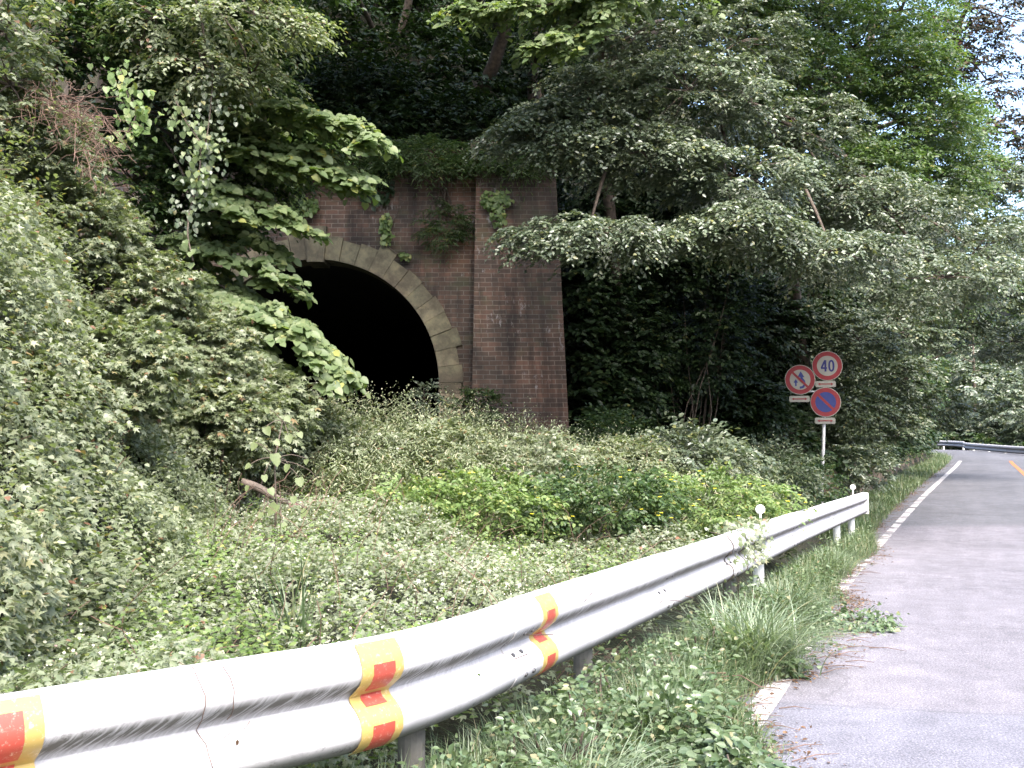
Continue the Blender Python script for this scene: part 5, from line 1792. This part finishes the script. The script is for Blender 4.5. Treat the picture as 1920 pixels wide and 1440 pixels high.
# left: broad-leaved tree whose boughs droop over the tunnel mouth
g0 = gpt(-6.6, 12.6)
tree("broad_leaved_tree", "tree with big yellow-green leaves whose flat boughs droop over the tunnel mouth", "tree", None,
     [((g0.x, g0.y, g0.z - .3), .12), (tuple(P(180, 330, 12.8)), .10), (tuple(P(240, 180, 12.6)), .07), (tuple(P(280, 20, 12.5)), .05)],
     [(P(330, 470, 12.2), (.7, .6, .35), 40)],
     "broad", leaf='wide', lsize=.095, spray=.30, ntw=4, nlf=6, droop=.35, tilt=.16, limb=.02, face=.55,
     boughs=[([P(430, 205, 11), P(540, 205, 10.9), P(640, 235, 10.8), P(712, 275, 10.7)], .42, 62), ([P(400, 245, 11.4), P(500, 262, 11.3), P(600, 300, 11.2), P(650, 330, 11.1)], .36, 44), ([P(420, 285, 11.2), P(550, 305, 11), P(690, 350, 10.9)], .38, 44),
             ([P(400, 345, 11.3), P(500, 385, 11.1), P(590, 448, 11)], .32, 36), ([P(350, 340, 11), P(420, 380, 10.9), P(468, 412, 10.8)], .2, 18),
             ([P(360, 500, 11.6), P(470, 570, 11.2), P(560, 620, 11), P(640, 712, 10.9)], .62, 130), ([P(340, 450, 11.5), P(440, 480, 11.3), P(560, 545, 11.2)], .36, 44),
             ([P(330, 560, 11.5), P(430, 620, 11.1), P(520, 690, 11)], .5, 44), ([P(400, 400, 11.7), P(480, 450, 11.5), P(545, 500, 11.4)], .3, 26)])
# left upper mass of trees
g0 = gpt(-7.2, 11.0)
tree("tree", "dense green tree filling the upper left above the bank", "tree", "trees on the left bank",
     [((g0.x, g0.y, g0.z - .3), .12), (tuple(P(120, 200, 12.2)), .09), (tuple(P(200, 0, 12)), .06)],
     [(P(150, 60, 10.8), (1.2, .8, .5), 110), (P(300, 70, 11), (1.1, .8, .55), 120), (P(420, 40, 11.4), (1.1, .8, .4), 100), (P(330, 220, 11.8), (1.1, .7, .55), 120), (P(430, 150, 11.8), (.8, .7, .45), 70), (P(250, 340, 11.5), (.8, .6, .5), 80), (P(380, 330, 12), (.8, .6, .45), 70), (P(500, 225, 12), (.75, .5, .3), 80), (P(470, 320, 12.2), (.7, .5, .35), 80), (P(590, 265, 12.2), (.5, .4, .18), 44), (P(430, 400, 12.4), (.55, .5, .4), 60),
      (P(150, -80, 10), (1.6, 1.4, .7), 90), (P(400, -90, 11), (1.8, 1.4, .7), 100)],
     "green", lsize=.07, spray=.33, ntw=4, nlf=8, droop=.5, tilt=.4, limb=.02, bias=(.3, -.3, 0), mult=1.5)
g0 = gpt(-6.6, 9.6)
tree("tree", "small-leaved tree drooping pale sprays at the top of the frame, left of centre", "tree", "trees on the left bank",
     [((g0.x, g0.y, g0.z - .3), .08), (tuple(P(200, 60, 11)), .05), (tuple(P(380, -60, 10)), .04)],
     [(P(480, 30, 10), (.75, .6, .22), 60), (P(560, 50, 10), (.35, .4, .2), 22), (P(380, 120, 10.2), (.7, .5, .3), 55), (P(470, 140, 10.4), (.55, .5, .18), 36), (P(290, 30, 10), (.6, .6, .3), 40)],
     "vine", lsize=.06, spray=.3, ntw=4, nlf=8, droop=.7, tilt=.35, limb=.025, bias=(.4, -.2, -.2))
g0 = gpt(-4.4, 7.2)
tree("tree", "yellowish leafy branch reaching in at the top left corner", "tree", "trees on the left bank",
     [((g0.x, g0.y, g0.z - .3), .07), (tuple(P(-60, 150, 7.6)), .05), (tuple(P(10, -20, 7.8)), .03)],
     [(P(10, 60, 7.8), (.35, .4, .35), 46), (P(20, 160, 7.8), (.25, .3, .25), 26), (P(-40, -40, 7.5), (.7, .6, .4), 40)],
     "vine", lsize=.06, spray=.25, ntw=4, nlf=8, droop=.4, tilt=.4, limb=.02)
# top middle bough
g0 = gpt(2.6, 20.3)
tree("tree", "tree with round pale green leaves hanging in at the top centre", "tree", gH,
     [((g0.x, g0.y, g0.z - .3), .13), (tuple(P(1130, 250, 17)), .1), (tuple(P(1130, 20, 13)), .07), (tuple(P(1100, -90, 12)), .05)],
     [(P(1060, -40, 11.2), (.9, .6, .35), 60), (P(1200, -20, 11.6), (.8, .6, .3), 50)],
     "broad", leaf='wide', lsize=.075, spray=.3, ntw=4, nlf=7, droop=.5, tilt=.25, limb=.025, face=.6,
     boughs=[([P(1120, -30, 11.4), P(1020, 10, 11), P(920, 12, 10.8), P(835, 14, 10.7)], .4, 60), ([P(1120, 10, 11.3), P(1060, 60, 11.1), P(980, 90, 11)], .3, 40), ([P(1150, 0, 11.4), P(1100, 70, 11.3), P(1050, 110, 11.2)], .3, 34)])


# hanging vines on the left
def hang(label, pts, k, mat, lsize, rad=.12, leaf='wide'):
    cv = catmull([tuple(P(*q)) for q in pts], .05)
    root = empty("hanging_vine", tuple(cv[0])); tag(root, label, "hanging vine", "vines hanging in the trees on the left")
    MB().tube([Vector(q) for q in cv], .008, 5).build("stem", M["bark"], root, True)
    ii = rng.integers(0, len(cv), k)
    pp = cv[ii] + rng.normal(0, rad, (k, 3)) * np.array([1, .8, .8])
    leaves("foliage", pp, np.array([.1, -.2, -1]) + rng.normal(0, .4, (k, 3)), np.array([.1, -.9, .8]) + rng.normal(0, .3, (k, 3)), lsize*rng.uniform(.6, 1.2, k), leaf, G[mat], root)


hang("long grey-leaved vine hanging down to the left of the arch", [(400, 90, 10), (395, 200, 10), (380, 300, 10), (360, 380, 10), (350, 420, 10)], 330, "roadside", .055, .12)
hang("vine with round leaves hanging beside the long grey one", [(330, 190, 9.9), (350, 230, 9.9), (375, 270, 9.9), (372, 340, 9.9)], 120, "broad", .065, .08)
hang("bright green heart-leaved vine left of the hanging grey vines", [(225, 130, 9.6), (240, 180, 9.6), (255, 215, 9.6), (230, 262, 9.6)], 130, "lime", .07, .12)
hang("thin vine stem dangling a few leaves left of the arch", [(355, 400, 9.9), (352, 440, 9.9), (362, 490, 9.9)], 8, "broad", .07, .03)

# ---- undergrowth over the hillsides (uncountable)
n_ = 42000
x = rng.uniform(-13, 24, n_); y = 12 + 50*rng.random(n_)**1.7
df, jf, ff_ = sdist(FOOT, x, y)
mk = (df > .15) & (df < 22) & (np.abs(x) < .6*y + 3) & ~((jf == 7) & (df < .6))
x, y = x[mk], y[mk]
gn = gnormal(x, y)
p = np.stack([x, y, gz(x, y)], 1) + gn * rng.uniform(.1, .55, len(x))[:, None]
# vertical side of the cutting right of the pilaster
k = 900
xe = rng.uniform(1.2, 3.2, k); ye = 17.6 + (xe-1.2)*1.1 + rng.uniform(0, .8, k); ze = rng.uniform(.3, 7, k)
a_ = sprays(np.vstack([p, np.stack([xe, ye, ze], 1)]), np.vstack([gn + np.array([0, -.3, 0]), np.tile([.3, -1, .2], (k, 1))]), .55, 3, 6, .35, .45)
sz = rng.uniform(.09, .17, len(a_[0])) * np.where(a_[0][:, 1] > 35, 1.5, 1.0)
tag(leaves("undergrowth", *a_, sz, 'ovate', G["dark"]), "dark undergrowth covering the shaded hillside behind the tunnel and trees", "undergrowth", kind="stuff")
# far slope ground cover
n_ = 5200
x = rng.uniform(8, 75, n_); y = rng.uniform(56, 125, n_)
de, ie, fe = sdist(EDGE, x, y)
mk = (-de > 7.6) & (np.abs(x) < .62*y)
x, y = x[mk], y[mk]
gn = gnormal(x, y)
p = np.stack([x, y, gz(x, y)], 1) + gn * rng.uniform(.1, 1.3, len(x))[:, None]
a_ = sprays(p, gn + np.array([0, -.6, 0]), 1.1, 4, 6, .3, .5)
tag(leaves("undergrowth", *a_, rng.uniform(.22, .4, len(a_[0])), 'ovate', G["far"]), "bushes and scrub covering the far slope beyond the bend", "scrub", kind="stuff")
# weeds hanging over the low wall and its foot
n_ = 260
t = rng.random(n_)
ii = (t*(len(WL)-1)).astype(int)
p = WL[ii] + np.array([0, 0, .66]) + rng.normal(0, .12, (n_, 3))
p[:, 0] -= .15
a_ = sprays(p, np.tile([.7, -.5, 0], (n_, 1)), .4, 4, 7, .9, .4)
kk = rng.random(len(a_[0])) < .8
tag(leaves("undergrowth", a_[0][kk], a_[1][kk], a_[2][kk], .085, 'ovate', G["green"]), "creepers spilling over the top of the low roadside wall", "creepers", kind="stuff")
